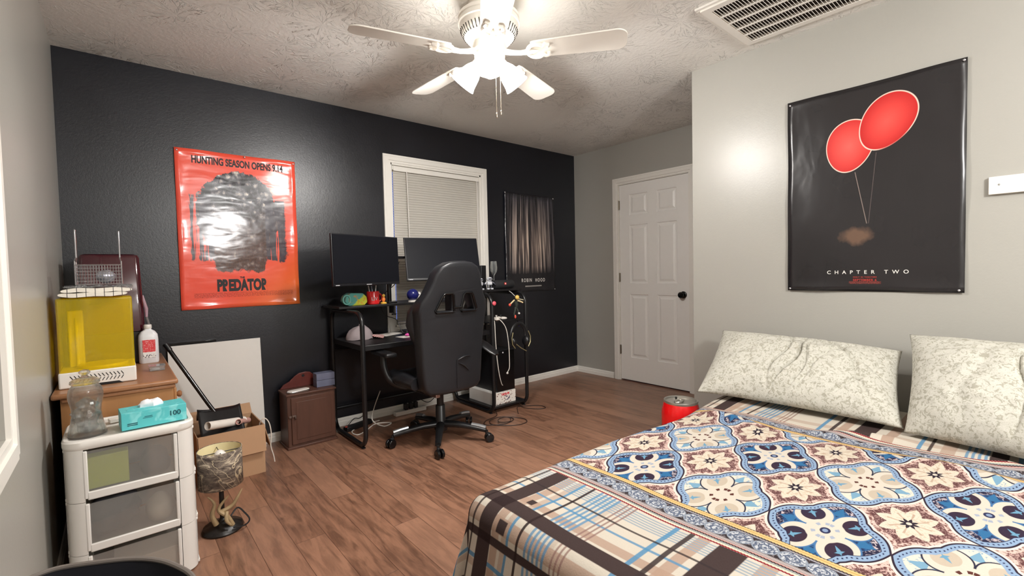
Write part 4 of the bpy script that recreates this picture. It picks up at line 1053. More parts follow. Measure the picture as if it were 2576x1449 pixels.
cable('usb_cable', 'white cable hanging in a long curve in front of the computer tower', [(2.575, 2.985, .765), (2.60, 2.955, .762), (2.645, 2.935, .69), (2.665, 2.93, .56), (2.670, 2.93, .44), (2.672, 2.935, .36), (2.655, 2.94, .325)], .0035, M_CABW)
cable('usb_cable', 'white cable dropping beside the inner tower post behind the armrest', [(2.56, 2.98, .757), (2.545, 2.955, .72), (2.545, 2.95, .60), (2.555, 2.95, .46), (2.575, 2.95, .32), (2.605, 2.96, .235), (2.625, 2.97, .215)], .0035, M_CABW)
o = MB().ell((2.652, 2.938, .318), (.010, .008, .009)).build('cable_plug', M_WPLAST); tag(o, 'white plug at the end of the hanging white cable', 'plug')
# cables on the floor
def coil(label, pts, mat, r=.003): return cable('floor_cable', label, pts, r, mat, 'cable', 8, None)
coil('tangled dark cable in loops on the floor before the tower', [(2.55, 3.0, .03), (2.50, 2.90, .006), (2.36, 2.86, .004), (2.30, 2.78, .004), (2.42, 2.70, .004), (2.54, 2.74, .006), (2.50, 2.84, .008), (2.38, 2.83, .009), (2.34, 2.74, .006), (2.46, 2.62, .004), (2.57, 2.62, .004), (2.60, 2.70, .006), (2.52, 2.80, .011), (2.44, 2.80, .012), (2.40, 2.74, .012), (2.47, 2.70, .012), (2.52, 2.76, .013)], M_CABN)
coil('dark cable loop on the floor right of the tower foot', [(2.84, 3.05, .03), (2.80, 2.92, .005), (2.86, 2.80, .004), (2.93, 2.78, .004), (2.94, 2.86, .004), (2.86, 2.92, .006), (2.78, 2.96, .006), (2.72, 2.9, .004), (2.66, 2.82, .004)], M_CABN)
coil('white cable looping on the floor inside the left desk frame', [(1.80, 3.52, .22), (1.70, 3.42, .12), (1.66, 3.36, .05), (1.72, 3.30, .006), (1.80, 3.34, .004), (1.70, 3.40, .004), (1.58, 3.30, .004), (1.50, 3.26, .004), (1.50, 3.36, .004), (1.62, 3.44, .004), (1.76, 3.46, .004)], M_CABW, .004)
coil('black cable arching along the baseboard under the desk', [(1.70, 3.50, .10), (1.62, 3.49, .05), (1.56, 3.47, .06), (1.50, 3.46, .01)], M_CABB)
coil('thin black cord drooping under the desk above the baseboard', [(2.03, 3.49, .05), (2.10, 3.47, .11), (2.20, 3.46, .06), (2.30, 3.48, .10), (2.40, 3.49, .16)], M_CABB)
t = thing('power_strip', (1.55, 3.42, 0), 'black power strip lying on the floor behind the left desk frame', 'power strip')
MB().box((1.575, 3.425, .018), (.24, .05, .034), rz=rad(18)).build('strip_body', M_BLACKP, t, bevel=.005)
MB().box((1.47, 3.392, .0365), (.016, .012, .004), rz=rad(18)).build('rocker_switch', M_REDT, t)
t = thing('power_strip', (2.02, 3.46, 0), 'white power strip with three black adapters along the baseboard', 'power strip')
MB().b2((1.90, 3.455, 0), (2.18, 3.505, .034)).build('strip_body', M_WPLAST, t, bevel=.004)
for k in range(3):
    t2 = MB().b2((1.985+k*.045, 3.46, .035), (2.015+k*.045, 3.495, .085)).build('power_adapter', M_BLACKP, bevel=.004); tag(t2, ['leftmost', 'middle', 'rightmost'][k]+' of the three black adapters in the white power strip', 'adapter', 'adapters in the power strip')

# ------------------------------------------------------------------ gaming chair
M_LEA = (lambda g: (g.bump(g.add(g.noise(g.objc(), 260, 3, .6), g.mul(g.noise(g.objc(), 5, 3), 2.0)), .16, .004), g.fin(g.mix(g.noise(g.objc(), 4, 2), lin(26, 27, 30), lin(38, 39, 43)), .36)))(G('black_leatherette'))[1]
ch = thing('gaming_chair', (1.90, 2.77, 0), 'black racing-style gaming chair seen from behind, facing the desk', 'chair')
CX = 1.884; REC = rad(7)
half = [(.0, -.012), (.12, -.012), (.200, -.005), (.228, .02), (.240, .10), (.250, .22), (.262, .36), (.270, .46), (.268, .52), (.248, .57), (.214, .61), (.186, .66), (.170, .70), (.156, .745), (.130, .785), (.085, .808), (.035, .815), (0, .816)]
half = [(a*(.87+.11*min(1, max(0, (b-.45)/.2))), b) for a, b in half]
outl = half[1:-1]+[(0, .816)]+[(-a, b) for a, b in half[1:-1]][::-1]
hole = [(.018, .508), (.034, .622), (.046, .636), (.102, .634), (.116, .622), (.166, .512), (.156, .496), (.028, .496)]
def backpost(c):
    x, s, d = c.x, c.y, c.z
    k = min(1, max(0, s/.8)); curve = .30*abs(x)**1.7+.03*sin(pi*k)     # wings curve forward
    y0 = 2.585+curve+d
    return Vector((CX+x, y0-s*sin(REC), .405+s*cos(REC)))
bk = shape2d('backrest', [outl, hole, [(-a, b) for a, b in hole]], M_LEA, ch, Matrix(), .032, .018, post=backpost)
for s_ in (-1, 1):
    lp = [(a*s_, b) for a, b in hole]; cxh = sum(a for a, b in lp)/8; cyh = sum(b for a, b in lp)/8
    pts = [backpost(Vector((s_*.087+(a-s_*.087)*.90, .568+(b-.568)*.88, -.052))) for a, b in lp]
    MB().tube(pts, .0085, 10, closed=True, flat=.8).build('slot_trim', M_GLOSSB, ch)
    f = lambda a, b: None
    # wing bolster towards the desk
    m = MB(); m.tube([backpost(Vector((s_*q, s0, dd))) for q, s0, dd in ((.190, .28, .04), (.205, .34, .06), (.218, .43, .085), (.216, .50, .080), (.200, .56, .05), (.175, .61, .03))], [.028, .046, .058, .056, .044, .026], 16); m.build('wing_bolster', M_LEA, ch)
m = MB(); m.tube([backpost(Vector((x_, .535, -.052))) for x_ in (-.035, 0, .035)], .008, 8); m.build('slot_bridge', M_GLOSSB, ch)
# seam down the lower back and pulled creases
MB().tube([backpost(Vector((.004, s0, -.0575))) for s0 in (-.0, .05, .10, .16, .19)], .0022, 6).build('back_seam', M_LEA, ch)
for (xa, sa, xb, sb) in ((.012, .185, .120, .200), (.015, .165, .105, .100)):
    MB().tube(smooth_path([backpost(Vector((xa+(xb-xa)*k/4, sa+(sb-sa)*k/4+.010*sin(pi*k/4), -.054))) for k in range(5)], 4), [.0005+.0085*sin(pi*k/16) for k in range(17)], 10, flat=.6).build('leather_crease', M_LEA, ch)
def seatp(a, b, z, k):
    x = (a*2-1)*.255; y = 2.60+b*.47
    return None
m = MB(); m.b2((CX-.21, 2.62, .385), (CX+.21, 3.06, .475)); m.build('seat_cushion', M_LEA, ch, bevel=.04, seg=5)
for s_ in (-1, 1): MB().tube([(CX+s_*.225, 2.66, .445), (CX+s_*.235, 2.80, .455), (CX+s_*.235, 2.95, .455), (CX+s_*.20, 3.05, .44)], [.04, .05, .05, .035], 14).build('seat_bolster', M_LEA, ch)
MB().b2((CX-.13, 2.66, .345), (CX+.15, 2.92, .386)).build('seat_mechanism', M_BLACKM, ch, bevel=.006)
for k, (bx_, by_, bz_) in enumerate(((-.055, 2.655, .362), (-.020, 2.655, .352), (.010, 2.655, .352), (.045, 2.655, .366), (.115, 2.655, .375))):
    MB().lathe([(.008, 0), (.008, .004), (.005, .007), (1e-5, .007)], (CX+bx_, by_, bz_), 12, M=Matrix.Rotation(pi/2, 4, 'X')).build('chrome_bolt', M_CHROME, ch)
MB().b2((CX-.125, 2.585, .35), (CX-.095, 2.66, .50)).build('back_bracket', M_CHROME, ch, bevel=.003)
MB().b2((CX+.10, 2.585, .36), (CX+.13, 2.66, .50)).build('back_bracket', M_BLACKM, ch, bevel=.003)
MB().tube([(CX+.14, 2.72, .37), (CX+.26, 2.72, .36), (CX+.30, 2.71, .35)], .006, 8).build('tilt_lever', M_BLACKP, ch)
BC = (1.90, 2.77)
MB().cyl((BC[0], BC[1], .10), (BC[0], BC[1], .35), .024, n=24).build('gas_lift', M_BLACKM, ch)
MB().lathe([(.040, .065), (.046, .08), (.044, .12), (.034, .135), (.032, .24), (.028, .245)], (BC[0], BC[1], 0), 28).build('lift_shroud', M_BLACKP, ch)
M_FOOTP = pm('brushed_footpad', (186, 190, 194), .3, .8)
for k in range(5):
    a = rad(235+72*k); dv = Vector((cos(a), sin(a), 0)); P0 = Vector((BC[0], BC[1], 0))
    p = [P0+dv*r_+Vector((0, 0, z_)) for r_, z_ in ((.03, .112), (.12, .112), (.22, .100), (.325, .082))]
    MB().tube(p, [.030, .027, .023, .019], 12, flat=.8).build('base_leg', M_BLACKP, ch)
    if k != 0:
        q = [P0+dv*r_+Vector((0, 0, z_)) for r_, z_ in ((.225, .118), (.275, .1115), (.325, .1005))]
        MB().tube(q, [.0135, .014, .014], 8, flat=.9).build('foot_pad', M_FOOTP, ch)
    cpos = P0+dv*.330
    side = Vector((-sin(a+.6), cos(a+.6), 0)); rollv = Vector((cos(a+.6), sin(a+.6), 0)); cw = cpos+rollv*.018+Vector((0, 0, .0295))
    cs = MB().cyl(cpos+Vector((0, 0, .05)), cpos+Vector((0, 0, .082)), .010, n=12); 
    cs.tube([cpos+Vector((0, 0, .058)), cw+Vector((0, 0, .022))], .013, 8); co = cs.build('caster', M_BLACKP, ch)
    for sg in (-1, 1):
        w_ = MB().cyl(cw+side*sg*.006, cw+side*sg*.024, .029, n=24); wo = w_.build('caster_wheel', M_GLOSSB, co, bevel=.004)
# armrests
MB().b2((1.525, 2.80, .612), (1.605, 3.05, .642)).build('armrest_pad', M_BLACKP, ch, bevel=.012, seg=4)
MB().tube(smooth_path([(1.565, 2.93, .612), (1.565, 2.92, .53), (1.590, 2.90, .45), (1.66, 2.88, .395), (1.76, 2.86, .372)], 5), .020, 10, flat=.8).build('armrest_post', M_BLACKP, ch)
m = MB(); m.tube([(2.148, 2.80, .700), (2.158, 2.74, .690), (2.172, 2.62, .652), (2.186, 2.52, .604), (2.190, 2.49, .588)], [.022, .044, .048, .042, .020], 16, flat=.35); m.build('armrest_pad', M_BLACKP, ch)
MB().tube(smooth_path([(2.155, 2.70, .66), (2.165, 2.76, .56), (2.15, 2.80, .45), (2.10, 2.82, .395), (2.00, 2.83, .375)], 5), .018, 10, flat=.8).build('armrest_post', M_BLACKP, ch)

# ------------------------------------------------------------------ dresser and what stands on it
def wood(name, a, b, rough=.4, sc=(3, 40, 40)):
    g = G(name); P = g.scale(g.objc(), sc); n = g.noise(P, 1.0, 4, .6, .6); g.bump(n, .08, .002)
    return g.fin(g.mix(n, lin(*a), lin(*b)), rough)
M_OAK = wood('honey_wood', (146, 100, 58), (176, 128, 82), .42, (18, 18, 2.2))
M_OAKT = wood('honey_wood_top', (140, 94, 62), (168, 120, 84), .35, (18, 2.5, 18))
dr = thing('dresser', (.21, 3.04, 0), 'honey-brown wooden dresser against the left wall behind the plastic drawers', 'dresser')
DX1, DYa, DYb, DT = .395, 2.565, 3.530, .712
MB().b2((.030, DYa, .0), (DX1, DYb, DT-.022)).build('dresser_carcass', M_OAK, dr, bevel=.002)
MB().b2((.004, DYa-.018, DT-.022), (DX1+.018, DYb, DT)).build('dresser_top', M_OAKT, dr, bevel=.008, seg=3)
m = MB(); m.b2((.032, DYa-.010, DT-.040), (DX1+.008, DYa+.004, DT-.022)); m.build('edge_moulding', M_OAKT, dr, bevel=.006)
for k in range(4):
    z0 = .05+k*.157
    d_ = MB().b2((DX1, DYa+.03, z0), (DX1+.014, DYb-.03, z0+.145)).build('drawer', M_OAK, dr, bevel=.005)
    for y in (DYa+.20, DYb-.20):
        MB().lathe([(.008, 0), (.007, .010), (.015, .018), (.016, .026), (.010, .032), (1e-5, .033)], (DX1+.014, y, z0+.08), 18, M=Matrix.Rotation(pi/2, 4, 'Y')).build('knob', M_OAKT, d_)

def tinted(name, rgb, dens=.75, gloss=.06):
    """see-through coloured acrylic: tinted transparency plus a glossy skin"""
    g = G(name); tr = g.node('ShaderNodeBsdfTransparent'); tr.inputs[0].default_value = lin(*rgb)
    df = g.node('ShaderNodeBsdfDiffuse'); df.inputs[0].default_value = lin(*rgb)
    gl_ = g.node('ShaderNodeBsdfGlossy'); gl_.inputs[1].default_value = .06
    m1 = g.node('ShaderNodeMixShader'); m1.inputs[0].default_value = dens; g.L.new(tr.outputs[0], m1.inputs[1]); g.L.new(df.outputs[0], m1.inputs[2])
    fr = g.node('ShaderNodeLayerWeight'); fr.inputs[0].default_value = .35
    m2 = g.node('ShaderNodeMixShader'); g.L.new(g.add(g.mul(fr.outputs[1], .35), gloss), m2.inputs[0]); g.L.new(m1.outputs[0], m2.inputs[1]); g.L.new(gl_.outputs[0], m2.inputs[2])
    g.L.new(m2.outputs[0], g.N['Material Output'].inputs[0]); return g.m
M_YEL = tinted('yellow_acrylic', (255, 230, 10), .27); M_MAR = tinted('maroon_acrylic', (92, 22, 40), .45); M_CLR = tinted('clear_film', (232, 234, 236), .16, .10)
M_MILK = tinted('milky_plastic', (234, 234, 232), .40, .05)
# curing station: white base, yellow hood
wc = thing('curing_station', (.148, 2.77, DT), 'white resin curing station with a transparent yellow hood, on the dresser', 'curing station')
ax0, ax1, ay0, ay1 = .022, .272, 2.648, 2.895; zb = DT+.068
MB().b2((ax0, ay0, DT+.001), (ax1, ay1, zb)).build('station_base', M_WPLAST, wc, bevel=.006, seg=3)
m = MB(); t_ = .003
zt = 1.088
m.add([(ax0+.003, ay0+.003, zb), (ax1-.003, ay0+.003, zb), (ax1-.003, ay1-.003, zb), (ax0+.003, ay1-.003, zb), (ax0+.003, ay0+.003, zt), (ax1-.003, ay0+.003, zt), (ax1-.003, ay1-.003, zt), (ax0+.003, ay1-.003, zt)],
      [(0, 1, 5, 4), (1, 2, 6, 5), (2, 3, 7, 6), (3, 0, 4, 7), (4, 5, 6, 7)])
m.build('yellow_hood', M_YEL, wc, bevel=.008, seg=3)
M_COL = pm('station_column_white', (226, 222, 210), .4)
m = MB(); m.b2((.050, 2.80, zb), (.100, 2.85, zt-.06)); m.b2((.072, 2.792, zb), (.082, 2.80, zt-.09)); m.build('light_column', M_COL, wc, bevel=.004)
MB().lathe([(.085, 0), (.088, .004), (.086, .012), (.0, .013)], (.160, 2.77, zb), 40).build('turntable', M_COL, wc)
m = MB()
for k in range(14):
    x_ = .056+k*.0125
    if .105 < x_ < .125 and False: continue
    m.prism([(x_, zb-.016), (x_+.003, zb-.016), (x_+.011, zb-.030), (x_+.008, zb-.030)], ay0-.0008, ay0+.004, 'Y')
    m.prism([(x_+.008, zb-.034), (x_+.011, zb-.034), (x_+.003, zb-.048), (x_, zb-.048)], ay0-.0008, ay0+.004, 'Y')
m.build('vent_slots', M_BLACKP, wc, smooth=False)
MB().prism([(.130, DT+.001), (.225, DT+.001), (.212, DT+.011), (.143, DT+.011)], ay0-.0008, ay0+.02, 'Y').build('grip_notch', M_BLACKP, wc, smooth=False)
# folded towel on the hood
g = G('checked_towel'); x, y, z = g.xyz(g.pos()); gx = g.lt(g.m_('PINGPONG', g.add(x, 10.0), .0145), .0011, .0008); gy = g.lt(g.m_('PINGPONG', g.add(y, 10.0), .0145), .0011, .0008)
g.bump(g.noise(g.pos(), 300, 2), .4, .002); M_TOW = g.fin(g.mix(g.mx(gx, gy), lin(232, 226, 214), lin(40, 38, 44)), .9)
tw = thing('dish_towel', (.15, 2.76, zt), 'folded white towel with a thin black grid on top of the yellow hood', 'towel')
def towf(z0, x0, x1, y0, y1, s):
    def f(a, b):
        th = a*2*pi; cx_, cw = (x0+x1)/2, (x1-x0)/2; e = .35
        c_, s_ = cos(th), sin(th); px = cx_+cw*math.copysign(abs(c_)**e, c_); pz = z0+.0085*math.copysign(abs(s_)**.8, s_)
        y_ = y0+(y1-y0)*b; return (px+.004*sin(b*7+s), y_+.003*sin(a*12+s), pz+.002*sin(px*60+s)+.0015*sin(y_*50))
    return f
for i, (z0, x0, x1, y0, y1) in enumerate(((zt+.0125, .034, .252, 2.640, 2.86), (zt+.0305, .040, .268, 2.650, 2.87))):
    m = MB().grid(towf(z0, x0, x1, y0, y1, i*2.0), 40, 18); n_ = 19
    m.f.append(tuple(k*n_ for k in range(41))[:-1]); m.f.append(tuple(k*n_+18 for k in range(41))[:-1]); m.build('towel_fold', M_TOW, tw)
cf = thing('plastic_bag', (.16, 2.77, zt+.04), 'crumpled clear plastic film between the towel and the wire basket', 'plastic bag')
MB().grid(lambda a, b: (.050+.225*a, 2.655+.20*b, zt+.046+.010*mnoise.noise(Vector((a*7, b*7, 1)))+.006*mnoise.noise(Vector((a*19, b*17, 3)))), 44, 36).build('film_sheet', M_CLR, cf)
# wire basket
wb = thing('wire_basket', (.163, 2.76, zt+.05), 'chrome wire wash basket with two tall handles on top of the towel', 'wire basket')
bx0, bx1, by0, by1, bz0, bz1 = .088, .240, 2.705, 2.825, zt+.055, zt+.140
m = MB(); wr = .0011
for k in range(7):
    z_ = bz0+(bz1-bz0)*k/6
    m.tube([(bx0, by0, z_), (bx1, by0, z_), (bx1, by1, z_), (bx0, by1, z_)], wr if 0 < k < 6 else .0018, 6, closed=True)
for k in range(17):
    x_ = bx0+(bx1-bx0)*k/16
    m.tube([(x_, by0, bz1), (x_, by0, bz0), (x_, by1, bz0), (x_, by1, bz1)], wr, 5)
for k in range(1, 13):
    y_ = by0+(by1-by0)*k/13; m.tube([(bx0, y_, bz1), (bx0, y_, bz0), (bx1, y_, bz0), (bx1, y_, bz1)], wr, 5)
m.build('wire_mesh', M_CHROME, wb)
for s_, bx_ in ((-1, bx0), (1, bx1)):
    xi = bx_-s_*.004
    MB().tube([(bx_, by0+.004, bz0), (bx_, by0+.004, bz1+.015), (xi, by0+.028, bz1+.032), (xi, by0+.030, 1.36), (xi, by0+.036, 1.378), (xi, by0+.046, 1.382), (xi, by0+.056, 1.378), (xi, by0+.062, 1.36), (xi, by0+.064, bz1+.032), (bx_, by1-.020, bz1+.015), (bx_, by1-.020, bz0)], .0027, 8).build('basket_handle', M_CHROME, wb)
o = MB().ell((.185, 2.765, bz0+.034), (.034, .032, .030), 18, 10)
o.v = [tuple(Vector(v)+Vector((1, 1, 1))*.004*mnoise.noise(Vector(v)*60)) for v in o.v]
o = o.build('foil_ball', pm('foil_silver', (190, 192, 204), .35, .7), ang=10); tag(o, 'crumpled silver foil ball sitting in the wire basket', 'foil ball')
# maroon hooded printer behind
rp = thing('resin_printer', (.20, 3.24, DT), 'resin printer with a tall translucent maroon hood behind the yellow station', 'printer')
MB().b2((.075, 3.20, DT+.001), (.325, 3.43, DT+.17)).build('printer_base', M_BLACKP, rp, bevel=.006)
def hoodpts(z, ins): 
    k = (z-(DT+.17))/(1.296-DT-.17); return (.072+.004*k+ins, 3.198+ins+.010*k, .330-.012*k-ins, 3.43-ins-.010*k)
m = MB(); vs = []
lv = [(DT+.171, 0), (1.275, 0), (1.290, .006), (1.296, .020)]
for z_, i_ in lv:
    a, b_, c_, d_ = hoodpts(z_, i_); vs += [(x_, y_, z_) for x_, y_ in rrect(a, b_, c_, d_, .022, 4)]
n_ = len(vs)//4; fs = [(r*n_+k, r*n_+(k+1) % n_, (r+1)*n_+(k+1) % n_, (r+1)*n_+k) for r in range(3) for k in range(n_)]+[tuple(range(3*n_, 4*n_))]
m.add(vs, fs); m.build('maroon_hood', M_MAR, rp)
MB().b2((.17, 3.37, DT+.17), (.23, 3.41, 1.20)).build('lift_column', M_BLACKM, rp)
# bottle, clear box, pipette
M_BOT = pm('milky_bottle', (222, 224, 228), .3); 
bt = thing('alcohol_bottle', (.338, 3.163, DT), 'milky white alcohol bottle with a red and white label on the dresser', 'bottle')
m = MB(); vs = []
for z_, w_, d_ in ((0, .040, .026), (.006, .043, .029), (.125, .043, .029), (.150, .041, .027), (.168, .030, .020), (.178, .016, .014), (.186, .0145, .0135)):
    vs += [(.338+a, 3.163+b, DT+.0005+z_) for a, b in rrect(-w_, -d_, w_, d_, min(w_, d_)*.75, 5)]
n_ = len(vs)//7; m.add(vs, [(r*n_+k, r*n_+(k+1) % n_, (r+1)*n_+(k+1) % n_, (r+1)*n_+k) for r in range(6) for k in range(n_)]+[tuple(range(n_))[::-1], tuple(range(6*n_, 7*n_))]); m.build('bottle_body', M_BOT, bt)
MB().lathe([(.0165, 0), (.0175, .002), (.0175, .018), (.0155, .021), (1e-5, .021)], (.338, 3.163, DT+.184), 28).build('bottle_cap', M_WPLAST, bt)
g = G('red_label'); x, y, z = g.xyz(g.pos()); lt_ = g.gt(g.noise(g.vec(g.mul(x, 260), 0, g.mul(z, 60)), 1.0, 1), .55, .05)
c = g.mix(g.mul(g.mul(lt_, g.gt(g.m_('SINE', g.mul(z, 700)), .2, .2)), .7), lin(214, 60, 66), lin(240, 222, 218)); c = g.mix(g.lt(z, DT+.060, .001), c, g.mix(g.mul(g.gt(g.noise(g.pos(), 160, 2), .56, .03), g.lt(z, DT+.048, .002)), lin(232, 230, 228), lin(60, 54, 60)))
MB().b2((.312, 3.1325, DT+.030), (.366, 3.1345, DT+.125)).build('bottle_label', g.fin(c, .5), bt, smooth=False)
o = thing('clear_container', (.36, 2.90, DT), 'tiny clear plastic box lying on the dresser before the bottle', 'container')
MB().b2((.325, 2.84, DT+.001), (.385, 2.90, DT+.022)).build('container_body', M_CLR, o, bevel=.002)
m = MB(); m.b2((.322, 2.837, DT+.0225), (.388, 2.903, DT+.026)); m.build('container_lid', M_CLR, o, bevel=.001)
m = MB(); m.ell((.35, 2.865, DT+.008), (.018, .015, .006)); m.build('container_contents', M_WPLAST, o)
o = thing('plastic_pipette', (.350, 3.30, DT), 'pinkish clear pipette standing upright behind the alcohol bottle', 'pipette')
MB().tube([(.354, 3.24, DT+.001), (.350, 3.24, .90), (.338, 3.22, .955)], .006, 8).build('pipette_tube', M_CLR, o)
MB().tube([(.338, 3.22, .955), (.338, 3.22, 1.00), (.328, 3.19, 1.05), (.326, 3.19, 1.075)], [.006, .009, .006, .002], 10).build('pipette_bulb', tinted('pink_film', (236, 206, 220), .5), o)

# ------------------------------------------------------------------ plastic drawer cart and what stands on it
ct = thing('drawer_cart', (.235, 2.36, 0), 'white plastic three-drawer cart with translucent fronts before the dresser', 'drawer cart')
qx0, qx1, qy0, qy1 = .052, .430, 2.205, 2.520
def rr3(ins, z, y_in=0): return [(a, b, z) for a, b in rrect(qx0+ins, qy0+ins, qx1-ins, qy1-ins, .055-ins*.6, 8)]
vs = []; lv = [(.002, .566), (-.001, .570), (-.003, .578), (-.003, .594), (.002, .600), (.012, .600), (.016, .594)]
for i_, z_ in lv: vs += rr3(i_, z_)
n_ = len(vs)//len(lv)
MB().add(vs, [(r*n_+k, r*n_+(k+1) % n_, (r+1)*n_+(k+1) % n_, (r+1)*n_+k) for r in range(len(lv)-1) for k in range(n_)]+[tuple(range(6*n_, 7*n_))]).build('cart_top', M_WPLAST, ct)
M_FRONT = tinted('frosted_drawer_front', (240, 238, 234), .13, .05)
M_SHELL = pm('cart_shell', (222, 219, 214), .35, var=.01)
for k in range(3):
    z0 = .005+k*.188; z1 = z0+.186; fr_ = None
    # four rounded corner posts + rails for this module
    for (sx, sy) in ((0, 0), (1, 0), (0, 1), (1, 1)):
        w_ = .052 if sy == 0 else .04
        pts = []
        for q in range(9):
            a = rad(180+90*q/8) if (sx, sy) == (0, 0) else rad(270+90*q/8) if (sx, sy) == (1, 0) else rad(90+90*q/8) if (sx, sy) == (0, 1) else rad(0+90*q/8)
            ccx = qx0+.054 if sx == 0 else qx1-.054; ccy = qy0+.054 if sy == 0 else qy1-.054
            pts.append((ccx+.052*cos(a), ccy+.052*sin(a)))
        inner = [(ccx+.040*cos(a_), ccy+.040*sin(a_)) for a_ in [atan2(p_[1]-ccy, p_[0]-ccx) for p_ in pts]][::-1]
        MB().prism(pts+inner, z0, z1, 'Z').build('corner_post', M_SHELL, ct)
    m = MB()
    for xx in (qx0+.003, qx1-.003): m.b2((xx-.003, qy0+.05, z0+.012), (xx+.003, qy1-.05, z1-.01))
    m.b2((qx0+.05, qy1-.006, z0+.01), (qx1-.05, qy1-.002, z1-.01)); m.build('side_wall', M_MILK, ct, smooth=False)
    # module rim rails (front lower edge bulges)
    m = MB(); m.b2((qx0-.001, qy0+.050, z0-.001), (qx0+.007, qy1-.05, z0+.012)); m.b2((qx1-.007, qy0+.050, z0-.001), (qx1+.004, qy1-.05, z0+.014)); m.b2((qx0-.001, qy0+.05, z1-.012), (qx0+.007, qy1-.05, z1)); m.b2((qx1-.007, qy0+.05, z1-.012), (qx1+.003, qy1-.05, z1)); m.build('side_rail', M_SHELL, ct, bevel=.003)
    dw = MB().b2((qx0+.060, qy0-.002, z0+.004), (qx1-.058, qy0+.010, z0+.034)).build('drawer', M_SHELL, ct, bevel=.004)
    for xa in (qx0+.052, qx1-.068): MB().b2((xa, qy0-.001, z0+.010), (xa+.012, qy0+.010, z1-.006)).build('drawer_side_trim', M_SHELL, dw, bevel=.003)
    MB().b2((qx0+.062, qy0+.003, z0+.034), (qx1-.066, qy0+.0055, z1-.008)).build('drawer_front', M_FRONT, dw, smooth=False)
    m = MB(); m.b2((qx0+.04, qy0+.03, z0+.008), (qx1-.04, qy1-.03, z0+.012)); m.build('drawer_floor', M_MILK, dw, smooth=False)
M_GRN = pm('green_folder', (206, 222, 100), .6); M_DG = pm('grey_cloth', (88, 88, 96), .9); M_BG = pm('grey_paper', (198, 192, 186), .8)
o = MB().box((.165, 2.262, .470), (.125, .06, .115), M=None).build('folder', M_GRN, bevel=.004); o.rotation_euler = (0, 0, 0); tag(o, 'lime green folder seen blurred through the top drawer front', 'folder')
def lump(name, c, r, mat, lab, cat, s=5):
    m = MB().ell(c, r, 24, 14); m.v = [tuple(Vector(v)+(Vector(v)-Vector(c)).normalized()*min(r)*.35*mnoise.noise(Vector(v)*22+Vector((s, 0, 0)))) for v in m.v]
    return tag(m.build(name, mat), lab, cat)
lump('cloth_bundle', (.305, 2.30, .450), (.048, .065, .055), M_DG, 'dark grey bundle seen through the right of the top drawer', 'bundle')
lump('cloth_bundle', (.175, 2.31, .292), (.085, .09, .072), M_DG, 'charcoal cloth seen through the middle drawer', 'bundle', 9)
lump('paper_bundle', (.315, 2.30, .262), (.045, .08, .050), M_BG, 'pale grey bundle right of the dark cloth in the middle drawer', 'bundle', 3)
o = MB().box((.27, 2.33, .07), (.20, .20, .09)).build('paper_stack', M_BG, bevel=.003); tag(o, 'stack of pale paper in the bottom drawer', 'paper stack')
# glass jar
CZ = .594
gj = G('jar_glass'); gj.fin(lin(238, 242, 240), .04, Transmission_Weight=.95, IOR=1.35, Alpha=.70); M_JAR = gj.m
jr = thing('glass_jar', (.117, 2.300, CZ), 'clear glass lidded jar with crumpled film inside, on the drawer cart', 'jar')
jp = [(.054, 0), (.056, .006), (.050, .030), (.044, .060), (.041, .085), (.043, .108), (.049, .135), (.050, .155), (.046, .172), (.038, .184), (.036, .190)]
m = MB(); m.lathe(jp+[(r-.003, z+.001) for r, z in reversed(jp[1:])]+[(1e-5, .006)], (.117, 2.300, CZ+.0005), 40, cap=False); m.build('jar_body', M_JAR, jr)
MB().lathe([(.040, .190), (.043, .194), (.042, .202), (.030, .210), (.012, .216), (.008, .221), (.015, .226), (.017, .233), (.012, .240), (1e-5, .243)], (.117, 2.300, CZ), 40).build('jar_lid', M_JAR, jr)
m = MB().ell((.117, 2.300, CZ+.075), (.034, .034, .066), 26, 18); m.v = [tuple(Vector(v)+Vector((v[0]-.117, v[1]-2.3, 0))*.9*mnoise.noise(Vector(v)*45)) for v in m.v]
cr = m.build('crumpled_film', tinted('film_in_jar', (240, 242, 244), .14, .18), None, ang=12); tag(cr, 'crumpled clear film stuffed inside the glass jar', 'plastic film')
# glove box
gb = thing('glove_box', (.308, 2.295, CZ+.006), 'turquoise cardboard glove box marked 100 on the drawer cart', 'box', rz=rad(4))
g = G('turquoise_carton'); n = g.noise(g.objc(), 26, 2, .5, .8); M_TQ = g.fin(g.mix(g.gt(n, .60, .12), lin(84, 190, 194), lin(128, 212, 214)), .5)
MB().b2((-.100, -.055, 0), (.100, .055, .064)).build('carton', M_TQ, gb, bevel=.0015, local=True)
M_TEAL = pm('teal_ink', (10, 84, 92), .5)
tm = text_mesh('count_number', '100', M_TEAL, None, wallM((.062, -.0556, .026), (1, 0, 0)), .026, .0006); tm.parent = gb
for (xa, za, wa, ha) in ((-.068, .022, .030, .0035), (-.068, .016, .030, .003), (-.020, .040, .024, .002), (-.022, .035, .030, .0015)):
    MB().box((xa, -.0554, za), (wa, .0006, ha)).build('print_line', M_TEAL, gb, local=True, smooth=False)
m = MB().ell((0, 0, 0), (.040, .020, .024), 22, 12); m.v = [tuple(Vector(v)+Vector(v).normalized()*.010*mnoise.noise(Vector(v)*70+Vector((3, 1, 2)))+Vector((-.004, .012, .068))) for v in m.v]
MB_g = m.build('glove_tuft', pm('white_glove', (232, 232, 236), .55), gb, local=True)
MB().box((-.055, .0, .0645), (.05, .03, .0008)).build('dispenser_flap', M_TQ, gb, local=True)
o = MB().box((.200, 2.420, CZ+.006+.006), (.05, .04, .012), rz=.2).build('card_box', M_PAPER); tag(o, 'small white card between the glass jar and the turquoise box', 'card')
